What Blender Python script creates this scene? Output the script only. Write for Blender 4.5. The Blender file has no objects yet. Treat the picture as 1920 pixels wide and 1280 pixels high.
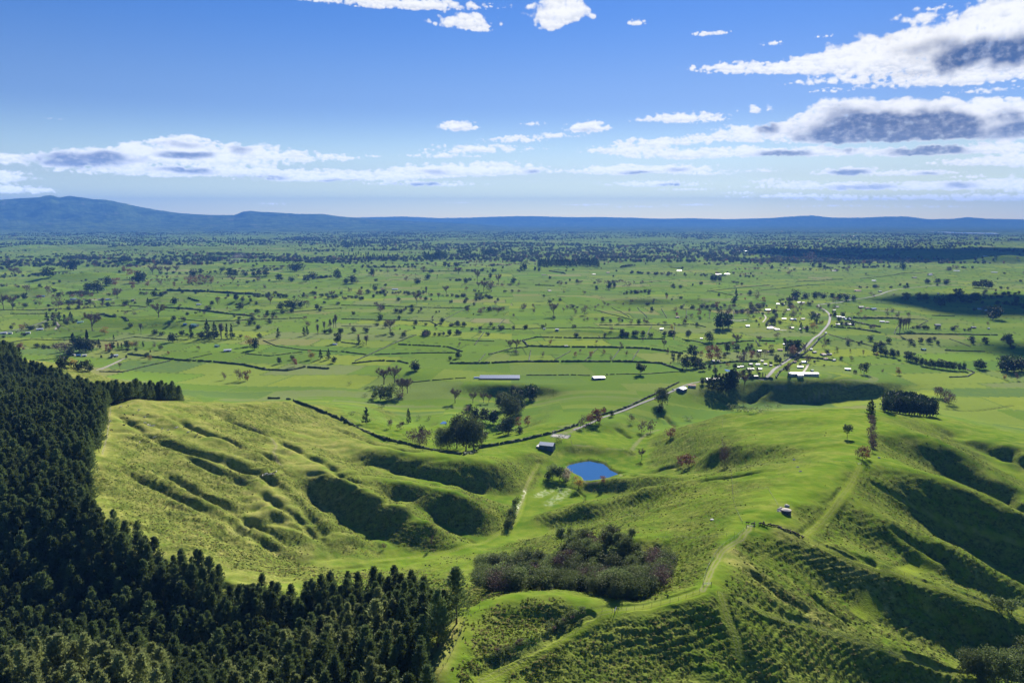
import bpy, math, random
import numpy as np
from mathutils import Vector

# ------------------------------------------------------------------ camera, light, exposure
S = bpy.context.scene
COL = S.collection
PITCH = 8.75                      # degrees the camera looks down
CAM_Z = 280.0
FPX = 1493.0                      # focal length of the photograph in its own pixels (1920 wide)
cam_d = bpy.data.cameras.new('camera')
cam = bpy.data.objects.new('camera', cam_d); COL.objects.link(cam)
cam_d.sensor_width = 36; cam_d.lens = 36 * FPX / 1920
cam_d.clip_start = 1.0; cam_d.clip_end = 150000
cam.location = (0, 0, CAM_Z); cam.rotation_euler = (math.radians(90 - PITCH), 0, 0)
S.camera = cam
SUN_AZ, SUN_EL = 16.7, 28.0       # azimuth east of +Y, elevation
sd = bpy.data.lights.new('sun', 'SUN'); sun = bpy.data.objects.new('sun', sd); COL.objects.link(sun)
sd.energy = 5.0; sd.angle = math.radians(0.5); sd.color = (1.0, 0.93, 0.80)
sun.rotation_euler = (math.radians(90 - SUN_EL), 0, math.radians(180 - SUN_AZ))
sun.location = (300, 1000, 500)
S.view_settings.view_transform = 'Standard'; S.view_settings.look = 'None'
S.view_settings.exposure = 1.1; S.view_settings.gamma = 1.0
S.render.engine = 'CYCLES'
S.cycles.use_denoising = True
S.cycles.max_bounces = 6; S.cycles.diffuse_bounces = 2; S.cycles.glossy_bounces = 2
S.cycles.transmission_bounces = 4; S.cycles.transparent_max_bounces = 6; S.cycles.volume_bounces = 0
S.cycles.use_adaptive_sampling = True; S.cycles.adaptive_threshold = 0.02
S.cycles.sample_clamp_indirect = 4

# ------------------------------------------------------------------ small maths helpers
_cp, _sp = math.cos(math.radians(PITCH)), math.sin(math.radians(PITCH))
def W(u, v, z=0.0):
    """world point at height z seen at pixel (u, v) of the 1920x1280 photograph"""
    a = (u - 960) / FPX; b = (640 - v) / FPX
    dy = _cp + b * _sp; dz = -_sp + b * _cp
    t = (z - CAM_Z) / dz
    return (a * t, dy * t, z)
def W2(u, v, z=0.0):
    p = W(u, v, z); return p[0], p[1]
def dirof(u, v):
    a = (np.asarray(u, float) - 960) / FPX; b = (640 - np.asarray(v, float)) / FPX
    x, y, z = a, _cp + b * _sp, -_sp + b * _cp
    return np.degrees(np.arctan2(x, y)), np.degrees(np.arctan2(z, np.hypot(x, y)))

def _hash(ix, iy, seed):
    h = (ix.astype(np.int64) * 374761393 + iy.astype(np.int64) * 668265263 + seed * 1442695041) & 0xffffffff
    h = ((h ^ (h >> 13)) * 1274126177) & 0xffffffff
    h = (h ^ (h >> 16)) & 0xffffffff
    return h
def perlin(x, y, seed=0):
    x = np.asarray(x, float); y = np.asarray(y, float)
    ix = np.floor(x); iy = np.floor(y); fx = x - ix; fy = y - iy
    u = fx * fx * fx * (fx * (fx * 6 - 15) + 10); v = fy * fy * fy * (fy * (fy * 6 - 15) + 10)
    def g(dx, dy):
        a = _hash(ix + dx, iy + dy, seed) * (2 * math.pi / 4294967296.0)
        return np.cos(a) * (fx - dx) + np.sin(a) * (fy - dy)
    a0 = g(0, 0); a1 = g(1, 0); b0 = g(0, 1); b1 = g(1, 1)
    top = a0 + u * (a1 - a0); bot = b0 + u * (b1 - b0)
    return (top + v * (bot - top)) * 1.5
def fbm(x, y, o=4, seed=0, gain=.5):
    s = 0; a = 1; t = 0
    for k in range(o):
        s = s + a * perlin(x * 2 ** k, y * 2 ** k, seed + k * 17); t += a; a *= gain
    return s / t
def sstep(a, b, x):
    t = np.clip((x - a) / (b - a), 0, 1); return t * t * (3 - 2 * t)
def catmull(P, step):
    P = [np.array(p, float) for p in P]
    if len(P) == 2: Q = [P[0]] + P + [P[1]]
    else: Q = [2 * P[0] - P[1]] + P + [2 * P[-1] - P[-2]]
    out = []
    for i in range(1, len(Q) - 2):
        n = max(1, int(np.linalg.norm((Q[i + 1] - Q[i])[:2]) / step))
        for k in range(n):
            t = k / n
            out.append(.5 * ((2 * Q[i]) + (-Q[i - 1] + Q[i + 1]) * t + (2 * Q[i - 1] - 5 * Q[i] + 4 * Q[i + 1] - Q[i + 2]) * t * t
                             + (-Q[i - 1] + 3 * Q[i] - 3 * Q[i + 1] + Q[i + 2]) * t ** 3))
    out.append(Q[-2]); return np.array(out)
def linear(P, step):
    P = [np.array(p, float) for p in P]; out = []
    for a, b in zip(P[:-1], P[1:]):
        n = max(1, int(np.linalg.norm((b - a)[:2]) / step))
        for k in range(n): out.append(a + (b - a) * k / n)
    out.append(P[-1]); return np.array(out)

# ------------------------------------------------------------------ sky: Nishita + a field of cumulus computed here
def smooth1(a, n, axis):
    """running mean of n cells"""
    c = np.cumsum(np.concatenate([np.repeat(np.take(a, [0], axis), n, axis), a, np.repeat(np.take(a, [-1], axis), n, axis)], axis), axis)
    N = a.shape[axis]
    i0 = np.arange(N) + n - n // 2 - 1; i1 = i0 + n
    return (np.take(c, i1, axis) - np.take(c, i0, axis)) / n
def cloud_image():
    DA = 0.05; AZ0, AZ1, EL0, EL1 = -60.0, 60.0, 0.0, 36.0
    w = int((AZ1 - AZ0) / DA); h = int((EL1 - EL0) / DA)
    az = AZ0 + (np.arange(w) + .5) * DA; el = EL0 + (np.arange(h) + .5) * DA
    A, E = np.meshgrid(az, el)
    # blobs: (u, v, half width px, half height px, weight)
    B = [(330,283,95,20,1),(230,298,120,22,1),(120,305,70,17,.8),(400,300,140,20,.9),(345,268,55,16,1),(460,285,80,20,.9),(560,295,90,14,.8),(640,297,45,8,.7),
         (300,322,170,14,.9),(470,322,150,14,.9),(620,330,110,14,.9),(740,330,90,15,.9),(830,322,110,19,1),(930,318,110,17,1),(790,345,120,8,.8),(560,336,120,9,.7),
         (0,297,45,15,.9),(0,325,40,6,.7),(20,356,70,10,.9),(860,238,38,13,1),(1100,240,42,15,1),(1000,232,25,6,.6),
         (900,280,110,12,.8),(960,262,60,9,.8),(830,292,80,8,.7),(1030,255,70,8,.7),(1270,222,85,13,.9),(1340,225,30,6,.6),
         (1050,24,60,30,1.0),(1030,45,30,18,.8),(780,10,150,13,.95),(870,42,60,20,.9),(905,55,30,8,.7),(740,5,100,10,.8),(600,0,50,6,.8),
         (1195,42,18,8,.8),(1330,63,34,6,.9),(1450,82,22,6,.7),(1550,68,18,5,.5),(1765,14,20,7,.6),(1720,35,40,18,.6),
         (1880,20,70,26,1.0),(1800,85,190,42,1.25),(1880,100,120,50,1.3),(1700,110,170,34,1.15),(1590,118,120,26,1),(1480,128,140,14,.9),(1370,126,80,12,.8),(1620,148,130,12,.8),(1800,150,140,16,.9),
         (1560,170,40,6,.6),(1850,170,60,8,.6),(1900,185,60,6,.6),
         (1600,215,90,30,1.15),(1700,218,130,32,1.25),(1800,235,120,36,1.2),(1890,230,90,34,1.2),(1560,240,110,28,1.0),(1470,245,90,20,.95),(1400,255,100,17,.9),(1660,255,190,18,1.1),
         (1860,205,60,14,.9),(1420,205,40,12,.6),(1330,258,60,8,.7),
         (1240,268,100,13,.9),(1180,282,90,13,.9),(1300,290,140,14,.95),(1400,285,90,12,.9),(1520,285,100,12,.9),(1700,285,170,12,.9),(1850,280,120,12,.9),(1880,302,120,12,.9),
         (1150,320,100,12,.95),(1240,318,110,13,.95),(1230,345,100,9,.8),(1320,325,60,7,.7),(1420,320,60,5,.6),(1290,355,60,5,.6),
         (1590,322,60,11,.9),(1680,325,90,8,.8),(1740,325,50,6,.8),(1820,331,30,5,.7),
         (1500,348,110,8,.8),(1620,350,140,10,.9),(1760,350,130,10,.9),(1880,345,120,10,.9),(1480,368,120,7,.8),(1620,372,160,7,.8),(1780,370,150,7,.8),(1900,372,120,8,.8),
         (1560,386,150,4,.7),(1750,388,160,4,.7),(1380,362,40,4,.6),(1300,384,60,3,.6),(1100,384,60,3,.6),(1200,388,80,3,.55),(500,382,40,3,.55),(1000,340,15,2,.4),(1440,340,40,7,.7),
         (90,222,30,4,.42),(700,293,20,4,.6),(860,380,22,2,.5),(1300,230,30,5,.5),(1360,240,40,8,.5),
         # beyond the photograph's edges
         (-150,330,150,25,.9),(-350,290,200,40,.9),(-260,360,120,14,.9),(2050,80,200,60,1.2),(2150,230,180,45,1.2),(2080,300,160,25,1),(2100,350,200,16,.9),(2400,150,200,70,1),(2350,320,260,30,1),
         (900,-60,220,30,.9),(1900,-120,260,50,1.1),(1500,-260,200,40,.7),(300,-200,200,30,.7)]
    # darker undersides and cores, seen against the light: (u, v, half width, half height, strength)
    K = [(1700,243,150,24,1.25),(1640,225,90,18,.9),(1790,240,60,20,.8),(1890,95,120,26,.95),(1800,85,90,16,.6),(1745,282,60,9,1.1),(1460,292,46,7,1.0),(1600,212,60,16,.6),(1900,245,40,16,.8),(1440,240,24,12,.7),(1720,140,90,8,.35),
         (150,300,70,13,.9),(190,295,55,10,.8),(345,291,45,6,.9),(450,280,22,8,.6),(345,320,55,6,.9),(480,334,55,6,.8),(640,342,45,6,.8),(745,345,22,5,.7),(795,346,28,6,.8),(820,322,40,6,.5),(340,272,50,7,.5),(240,300,40,6,.5),
         (860,243,14,5,.3),(1105,246,18,8,.45),(1000,322,20,7,.6),(1195,325,30,6,.7),(1260,347,24,5,.8),(1270,318,24,5,.5),(1320,304,30,3,.6),(1585,325,34,6,.9),(1740,326,26,4,.6),(1600,352,60,5,.6),(1640,350,40,6,.6),(1800,347,30,6,.7),(1700,360,40,3,.5),(1500,372,60,3,.4),(1640,374,50,3,.4),
         (90,300,20,7,.5),(560,293,30,4,.3),(930,262,20,4,.3)]
    E0 = np.clip(E, 0, 40)
    Nw1 = fbm(A / .7, np.log(E0 + 2.5) * 19, 5, 5, .6); Nw2 = fbm(A / .9 + 40, np.log(E0 + 2.5) * 13 + 9, 5, 8, .55)
    NwL = fbm(A / 1.7, np.log(E0 + 2.5) * 6, 4, 33, .45); kf = math.degrees(1 / FPX) * .93
    core = np.zeros_like(A)
    for (u, v, ru, rv, st) in K:
        a0, e0 = dirof(u, v); su, sv = ru * kf, rv * kf
        i0, i1 = np.searchsorted(az, [a0 - 2.4 * su, a0 + 2.4 * su]); j0, j1 = np.searchsorted(el, [e0 - 2.6 * sv, e0 + 2.6 * sv])
        if i1 <= i0 or j1 <= j0: continue
        a = (A[j0:j1, i0:i1] - a0) / su + .5 * NwL[j0:j1, i0:i1]; e = (E[j0:j1, i0:i1] - e0) / sv + .75 * NwL[j0:j1, i0:i1]
        core[j0:j1, i0:i1] = np.maximum(core[j0:j1, i0:i1], st * np.exp(-(np.abs(a) ** 2.4 + np.abs(e) ** 2.4) * .8))
    # every cloud is a heap of puffs, drawn from the top down; each has a lit rim and a shaded foot
    rng = np.random.default_rng(77); puffs = []
    for (u, v, ru, rv, wt) in B:
        a0, e0 = dirof(u, v); su, sv = ru * kf, rv * kf
        r0 = max(.075, min(sv * .55, .95)) ; n = int(min(190, 7 + 3.2 * wt * wt * (su * sv) / (r0 * r0) + 4 * su / r0))
        for q in range(n):
            t = rng.random() * 6.283; rr = rng.random() ** .55; x = math.cos(t) * rr; y = math.sin(t) * rr
            y = y * .55 if y < 0 else y
            y *= .75 + .35 * math.sin(x * 5 + u) * math.cos(x * 2.3 + v)
            edge = max(abs(x), 0) ; r = r0 * rng.uniform(.40, 1.15) * (1.05 - .55 * edge) * (.55 + .45 * wt)
            puffs.append((a0 + x * su * (.98 if wt > .6 else 1.1), e0 + y * sv * .85, r, wt))
            t = rng.random() * 6.283; rr = rng.uniform(.85, 1.25); puffs.append((a0 + math.cos(t) * rr * su, e0 + math.sin(t) * rr * sv * (.8 if math.sin(t) > 0 else .5), r0 * rng.uniform(.16, .4), wt * .7))
    puffs.sort(key=lambda p: -p[1] - rng.random() * .3)
    rgbc = np.ones((h, w, 3)) * .92; cov = np.zeros((h, w)); wmax = np.zeros((h, w))
    bright = np.array([1.10, 1.09, 1.06]); shade_c = np.array([.44, .52, .70]); dark = np.array([.045, .095, .245])
    F1 = fbm(A * 2.6, np.log(E0 + 2.5) * 40, 6, 91, .66)
    for (pa, pe, r, wt) in puffs:
        ra = r * 1.45; re = r * .95
        i0, i1 = np.searchsorted(az, [pa - 1.6 * ra, pa + 1.6 * ra]); j0, j1 = np.searchsorted(el, [pe - 1.6 * re, pe + 1.6 * re])
        if i1 <= i0 or j1 <= j0: continue
        sl = (slice(j0, j1), slice(i0, i1)); x = (A[sl] - pa) / ra; y = (E[sl] - pe) / re
        d = np.sqrt(x * x + np.where(y < 0, y * y * 1.4, y * y)) + .22 * F1[sl] + .35 * Nw1[sl] * (r / .5 + .5)
        ap = sstep(1.05, .35, d)
        rim = sstep(.40, .9, d) * sstep(-.4, .6, y + .3 * x)
        sh = np.clip(.42 - .70 * y + .20 * F1[sl] + .25 * Nw2[sl] - .3 * rim, 0, 1) * (.40 + .35 * wt)
        c = bright * (1 - sh[..., None]) + shade_c * sh[..., None]
        rgbc[sl] = rgbc[sl] * (1 - ap[..., None]) + c * ap[..., None]
        g = sstep(1.45, .1, np.sqrt(x * x + y * y)); cov[sl] += g * wt * .62; wmax[sl] = np.maximum(wmax[sl], wt)
    dn = 1 - np.exp(-cov * 1.25)
    fld = dn + (.33 * F1 + .46 * Nw1) * sstep(.02, .3, dn)
    alpha = sstep(.38, .92, fld)
    body = sstep(.62, 1.15, fld)                            # thick part of the cloud
    deep = sstep(.45, .97, dn); kk = np.clip(sstep(.10, .95, core * (.35 + .75 * deep)) * 1.02, 0, .97)[..., None]
    wisp = (1 - body)[..., None]
    rgb = rgbc * (1 - kk) + dark * kk; rgb = rgb * (1 - wisp * .35) + np.array([1.0, 1.0, 1.0]) * wisp * .35
    fade = sstep(9.0, 0.0, E)[..., None]
    air = np.exp(3.0e-5 * np.minimum(1170 / np.sin(np.radians(np.maximum(E, .3))), 44000))[..., None]
    rgb = (rgb * (1 - .25 * fade) + np.array([.90, .92, .94]) * .25 * fade) * air
    img = np.zeros((h, w, 4), np.float32); img[..., :3] = np.clip(rgb, 0, 4); img[..., 3] = alpha * (1 - .12 * fade[..., 0])
    im = bpy.data.images.new('cloud_field', w, h, alpha=True, float_buffer=True)
    im.colorspace_settings.name = 'Linear Rec.709'; im.alpha_mode = 'CHANNEL_PACKED'
    im.pixels.foreach_set(img.ravel()); im.update(); im.pack()
    return im, (AZ0, AZ1, EL0, EL1)

class NT:
    def __init__(s, nt): s.nt = nt
    def n(s, t, **k):
        x = s.nt.nodes.new(t)
        for a, b in k.items(): setattr(x, a, b)
        return x
    def l(s, a, b): s.nt.links.new(a, b)
    def math(s, op, a, b=None, c=None, clamp=False):
        x = s.n('ShaderNodeMath', operation=op); x.use_clamp = clamp
        for i, q in enumerate((a, b, c)):
            if q is None: continue
            if isinstance(q, (int, float)): x.inputs[i].default_value = q
            else: s.l(q, x.inputs[i])
        return x.outputs[0]
    def mix(s, f, a, b, mode='MIX'):
        x = s.n('ShaderNodeMix', data_type='RGBA', blend_type=mode)
        for i, q in ((0, f), (6, a), (7, b)):
            if isinstance(q, (int, float)): x.inputs[i].default_value = q
            elif isinstance(q, tuple): x.inputs[i].default_value = (*q, 1) if len(q) == 3 else q
            else: s.l(q, x.inputs[i])
        return x.outputs[2]

world = bpy.data.worlds.new('World'); S.world = world; world.use_nodes = True
def build_world():
    nt = world.node_tree; nt.nodes.clear(); N = NT(nt)
    sky = N.n('ShaderNodeTexSky', sky_type='NISHITA', sun_disc=False)
    sky.sun_elevation = math.radians(SUN_EL); sky.sun_rotation = math.radians(SUN_AZ)
    sky.altitude = 300; sky.air_density = 1.0; sky.dust_density = 0.05; sky.ozone_density = 2.0
    im, (a0, a1, e0, e1) = cloud_image()
    tc = N.n('ShaderNodeTexCoord'); sp = N.n('ShaderNodeSeparateXYZ'); N.l(tc.outputs['Generated'], sp.inputs[0])
    az = N.math('ARCTAN2', sp.outputs[0], sp.outputs[1]); el = N.math('ARCSINE', sp.outputs[2])
    d = 180 / math.pi
    uu = N.math('DIVIDE', N.math('SUBTRACT', N.math('MULTIPLY', az, d), a0), a1 - a0)
    vv = N.math('DIVIDE', N.math('SUBTRACT', N.math('MULTIPLY', el, d), e0), e1 - e0)
    cb = N.n('ShaderNodeCombineXYZ'); N.l(uu, cb.inputs[0]); N.l(vv, cb.inputs[1])
    ti = N.n('ShaderNodeTexImage', extension='CLIP'); ti.image = im; N.l(cb.outputs[0], ti.inputs[0])
    SK = 0.055
    hs = N.n('ShaderNodeHueSaturation'); hs.inputs['Saturation'].default_value = 1.2; N.l(sky.outputs[0], hs.inputs['Color'])
    tint = N.n('ShaderNodeValToRGB'); N.l(N.math('DIVIDE', N.math('MULTIPLY', el, d), 24.0), tint.inputs[0]); cr = tint.color_ramp; cr.interpolation = 'EASE'
    cr.elements[0].position = 0; cr.elements[0].color = (1.72, 1.74, 1.14, 1); cr.elements[1].position = .62; cr.elements[1].color = (.34, .46, .74, 1)
    e = cr.elements.new(.14); e.color = (.93, .85, .80, 1); e = cr.elements.new(.33); e.color = (.52, .525, .70, 1)
    vm = N.n('ShaderNodeVectorMath', operation='MULTIPLY'); N.l(hs.outputs[0], vm.inputs[0]); N.l(tint.outputs[0], vm.inputs[1])
    vs = N.n('ShaderNodeVectorMath', operation='SCALE'); N.l(vm.outputs[0], vs.inputs[0]); vs.inputs['Scale'].default_value = 1.15
    bg1 = N.n('ShaderNodeBackground'); N.l(vs.outputs[0], bg1.inputs[0]); bg1.inputs[1].default_value = SK
    bg2 = N.n('ShaderNodeBackground'); N.l(ti.outputs[0], bg2.inputs[0]); bg2.inputs[1].default_value = .42
    mx = N.n('ShaderNodeMixShader'); N.l(ti.outputs[1], mx.inputs[0]); N.l(bg1.outputs[0], mx.inputs[1]); N.l(bg2.outputs[0], mx.inputs[2])
    out = N.n('ShaderNodeOutputWorld'); N.l(mx.outputs[0], out.inputs[0])
    world.cycles.sampling_method = 'MANUAL'; world.cycles.sample_map_resolution = 512
build_world()
# ------------------------------------------------------------------ terrain: ridge and valley lines, (pixel u, pixel v, height z)
LINES = [
 # foreground knoll crest, lane ridge, plateau
 [(840,1275,104),(822,1230,105),(850,1170,105),(880,1138,105),(960,1126,106),(1040,1124,106),(1100,1133,105),(1150,1141,104),(1250,1126,104),(1320,1106,104),(1340,1060,102),(1365,1020,101),(1400,988,99),(1440,968,97),(1475,955,96),(1540,915,92),(1610,868,86),(1632,830,75),(1642,800,66),(1642,768,52)],
 [(900,1270,100),(1000,1270,96),(1100,1270,95),(1200,1270,93)], [(1000,1200,102),(1100,1200,100),(1200,1200,98)], [(950,1170,102),(1100,1160,100)],
 [(1230,1150,102),(1300,1136,102),(1345,1148,99)],
 [(1250,1180,99),(1300,1182,97),(1345,1195,94)], [(1240,1262,92),(1300,1262,89),(1340,1258,89)],
 [(1355,1150,99),(1370,1180,95),(1382,1230,89)], [(1340,1285,84),(1400,1285,82),(1440,1280,80)],
 # spur S, P, N, L, J, U with the gullies between
 [(1340,1110,103),(1390,1123,98),(1430,1148,93),(1513,1170,84),(1597,1193,76),(1680,1223,69),(1747,1250,62),(1847,1267,54),(1960,1290,48)],
 [(1450,1255,84),(1513,1272,76),(1600,1290,68),(1680,1320,54),(1800,1360,44)],
 [(1513,1010,92),(1560,1035,88),(1597,1053,84),(1680,1073,78),(1780,1107,67),(1847,1133,60),(1920,1160,52),(2000,1195,44)],
 [(1400,1040,95),(1470,1055,89),(1540,1100,80),(1620,1150,70),(1700,1200,58),(1800,1240,45),(1900,1270,34),(2000,1300,28)],
 [(1560,1010,84),(1640,1035,72),(1720,1062,62),(1800,1100,52),(1880,1125,43),(1920,1145,40),(2000,1180,32)],
 [(1500,940,93),(1580,947,88),(1680,987,78),(1780,1030,66),(1847,1063,57),(1920,1100,46),(2000,1135,38)],
 [(1640,925,78),(1680,955,66),(1747,993,52),(1813,1030,40),(1913,1090,30),(2000,1120,26)],
 [(1620,868,86),(1640,870,84),(1713,887,80),(1813,923,72),(1920,970,60),(2000,1000,50)],
 [(1655,830,68),(1667,840,61),(1720,866,52),(1780,890,43),(1880,950,29),(1920,973,26),(2000,1010,22)],
 [(1650,792,66),(1693,804,68),(1747,819,66),(1780,838,62),(1813,865,54),(1863,905,44),(1920,945,36),(2000,985,28)],
 [(1750,800,40),(1800,830,30),(1860,870,22),(1920,915,16)],
 [(1790,822,29),(1820,825,32),(1880,838,32),(1920,852,31),(2000,870,30)], [(1815,836,27),(1850,850,23),(1890,863,20),(1940,882,17)],
 [(1660,768,30),(1720,775,20),(1780,780,10),(1850,790,5),(1920,805,5),(2000,820,5)],
 # plateau field and its slope to the valley
 [(1400,900,82),(1500,900,91)], [(1300,900,66),(1200,918,50)], [(1500,850,76),(1560,840,78)], [(1300,970,82),(1250,1000,84),(1200,960,66),(1350,940,84)],
 [(1450,790,50),(1560,790,62),(1350,800,36)], [(1400,775,36),(1500,768,40),(1580,766,44)], [(1290,800,16),(1330,785,20),(1360,776,26)],
 [(1330,848,44),(1400,846,57),(1470,843,68)], [(1325,862,38),(1400,868,50),(1455,860,62)], [(1400,820,52),(1500,820,64)],
 [(1270,812,14),(1300,820,26),(1330,825,36)], [(1260,835,12),(1290,845,22)], [(1230,858,7),(1280,870,18),(1330,880,33)],
 [(1108,903,11),(1160,899,18),(1210,896,27),(1280,893,38)], [(1105,922,5),(1170,920,12),(1250,918,32)],
 [(1025,965,12),(1080,950,26),(1150,945,35),(1220,940,47)], [(1035,985,9),(1110,974,24),(1180,968,44)],
 [(1000,1010,22),(1050,1000,36),(1100,985,48)], [(960,1035,24),(1050,1022,50),(1130,1010,70),(1180,1010,80)],
 # bush gully behind the knoll
 [(1250,1070,82),(1200,1090,76),(1150,1100,68),(1050,1100,60),(950,1090,48),(890,1065,34),(840,1046,20)],
 [(1260,1100,96),(1200,1125,98)],
 # valley floor, pond, stream towards the right
 [(640,1065,26),(700,1055,21),(760,1045,17),(850,1035,14),(900,1022,11),(950,1000,8),(985,960,5),(995,925,3),(1015,895,2)],
 [(1040,930,3),(1030,960,5)], [(1200,880,2),(1195,850,0),(1200,820,-5),(1260,800,-7),(1330,786,-10),(1400,768,-14),(1480,762,-17),(1560,762,-17),(1640,753,-11)],
 [(1075,868,1.5),(1110,862,2),(1150,868,2)],
 # road terrace, barn, scarp above the pond
 [(548,750,36),(600,775,28),(640,790,22),(700,815,18),(770,832,14),(860,853,12),(910,836,11),(960,826,10),(1010,814,9),(1060,803,7),(1100,790,5),(1150,768,4),(1220,742,3),(1290,715,3)],
 [(1000,838,10),(1030,838,10),(1075,834,9),(1110,836,8),(1180,842,6)], [(1070,852,3),(1120,855,2),(1170,860,2)], [(990,850,14),(1010,870,6)],
 [(1110,775,6),(1150,790,5),(1140,812,-1),(1195,838,0)], [(1165,780,4),(1220,795,-8)],
 # scarp on the far side of the gully
 [(1290,728,3),(1340,724,5),(1400,716,6),(1470,720,6),(1540,722,6),(1590,716,6),(1640,722,5),(1690,716,4)],
 [(1290,775,-9),(1340,764,-14),(1400,756,-17),(1470,754,-17),(1540,752,-16),(1590,748,-15),(1650,742,-9),(1700,734,-4)],
 # wooded gully in the middle plain
 [(870,722,-1),(940,724,0),(1010,730,1),(1060,735,2)], [(860,738,-9),(930,741,-12),(1000,742,-8),(1030,738,-3)], [(860,760,-12),(920,790,-14),(900,815,-10),(850,828,-4)],
 [(1080,745,4),(1060,775,5),(1035,788,4),(1000,810,5),(950,822,7)], [(1000,775,-6),(985,800,-6)], [(850,775,-4),(820,800,0),(790,820,6)],
 [(610,735,0),(690,735,-5),(740,752,-11),(755,785,-9),(800,800,-6)], [(680,760,5),(720,775,2)], [(740,722,-8),(800,735,-6),(850,745,-10)], [(660,700,2),(770,700,1)],
 # left hill crest and back slope
 [(175,885,91),(188,850,92),(200,800,94),(206,760,96),(250,749,96),(320,755,88),(370,757,82),(450,757,70),(530,753,50),(560,757,34)],
 [(290,765,92),(340,790,84),(390,812,78),(440,832,71),(500,862,60),(540,882,52),(580,882,50),(640,897,48),(700,925,42),(757,945,38),(807,977,31),(870,1015,16)],
 [(530,890,53),(560,930,45),(600,970,38),(660,1002,29),(720,1032,19)], [(570,918,40),(600,948,30),(640,975,24),(700,1012,16)],
 [(650,880,45),(710,900,39),(760,905,36),(800,910,34),(840,923,34),(873,937,32),(907,960,23),(940,985,11)],
 [(680,912,38),(740,935,26),(790,958,20),(830,985,13),(880,1010,11)], [(900,930,22),(950,948,9)],
 [(640,815,36),(700,845,37),(780,862,33),(860,865,30),(930,868,27),(975,877,14),(992,893,6)], [(560,815,48),(640,850,36),(700,875,27),(760,893,22),(830,912,17),(880,925,9),(930,935,6),(970,932,4)],
 [(300,800,86),(400,800,77)], [(300,850,80),(400,862,69),(470,885,61)], [(450,905,56),(300,900,74),(200,925,82)], [(400,955,57),(500,1010,41),(420,1010,50)], [(560,1050,29),(500,960,48)],
 [(350,870,73),(420,920,58),(480,960,46),(540,1000,38)], [(280,880,79),(350,930,64),(430,980,51)],
 [(450,790,68),(550,790,46),(550,832,50),(620,862,45)], [(640,800,27),(700,826,20)], [(480,840,63),(560,860,52)], [(430,812,70),(500,835,58)],
 # plain close by
 [(170,705,1),(330,722,1),(430,742,0),(500,744,0),(580,738,0)], [(600,710,0),(700,690,0),(800,690,1),(935,712,1),(1060,712,1),(1122,708,1)], [(870,676,0),(1100,676,2),(1300,690,2)],
 [(1400,690,3),(1560,690,3),(1700,700,2),(1850,710,2),(1980,720,2)], [(1720,740,3),(1850,750,3),(1980,760,3)], [(100,640,0),(400,660,0),(700,650,0),(1000,650,0),(1300,650,0),(1600,650,0),(1900,650,0)],
 [(1180,700,4),(1100,735,5)],
 # ground under the plantation: tree-top pixel with ground height computed below
]
FOREST = [(750,1040,80),(650,1050,73),(550,1060,70),(430,1025,70),(300,980,74),(230,940,80),(165,900,86),(190,800,92),(200,720,94),(280,712,88),(100,1000,68),(0,900,84),(0,1000,66),(100,1100,54),
 (300,1150,50),(0,1180,56),(100,1200,88),(250,1212,86),(0,1280,92),(450,1150,58),(550,1200,74),(700,1200,92),(600,1280,84),(750,1130,89),(100,900,85),(100,820,90),(0,800,92),(450,1080,62),(600,1110,68),(380,1250,60),(200,1080,58)]
WORLDPTS = [(-430,1060,14),(-340,1130,12),(-480,930,62),(-390,960,44),(-560,1090,56),(-640,1120,76),(-760,1150,82),(-900,1150,84),(-700,1260,40),(-560,1230,10),(-820,1320,40),
 (-950,1400,20),(-680,1340,6),(-850,1000,95),(-700,800,96),(-1000,800,96),(-900,500,80),(-600,300,80),(-300,150,85),(0,100,95),(200,150,80),(500,200,55),(900,300,30),(1100,600,25),(1200,900,10),(-1200,1200,60),(-1200,600,80),
 (-600,0,80),(0,-200,80),(600,-200,60),(1200,0,30),(-1200,0,80),(1200,1300,4),(0,1800,0),(-700,1800,0),(700,1800,0),(1300,1800,0),(-1300,1800,0),(-1200,1600,0),(160,280,78),(300,300,62)]
PTS = []
for L in LINES:
    PTS.append(linear([W(*p) for p in L], 17.0))
PTS.append(np.array([(*W2(u, v, z + 23), z) for u, v, z in FOREST])); PTS.append(np.array(WORLDPTS, float))
PTS = np.concatenate(PTS)
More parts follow.
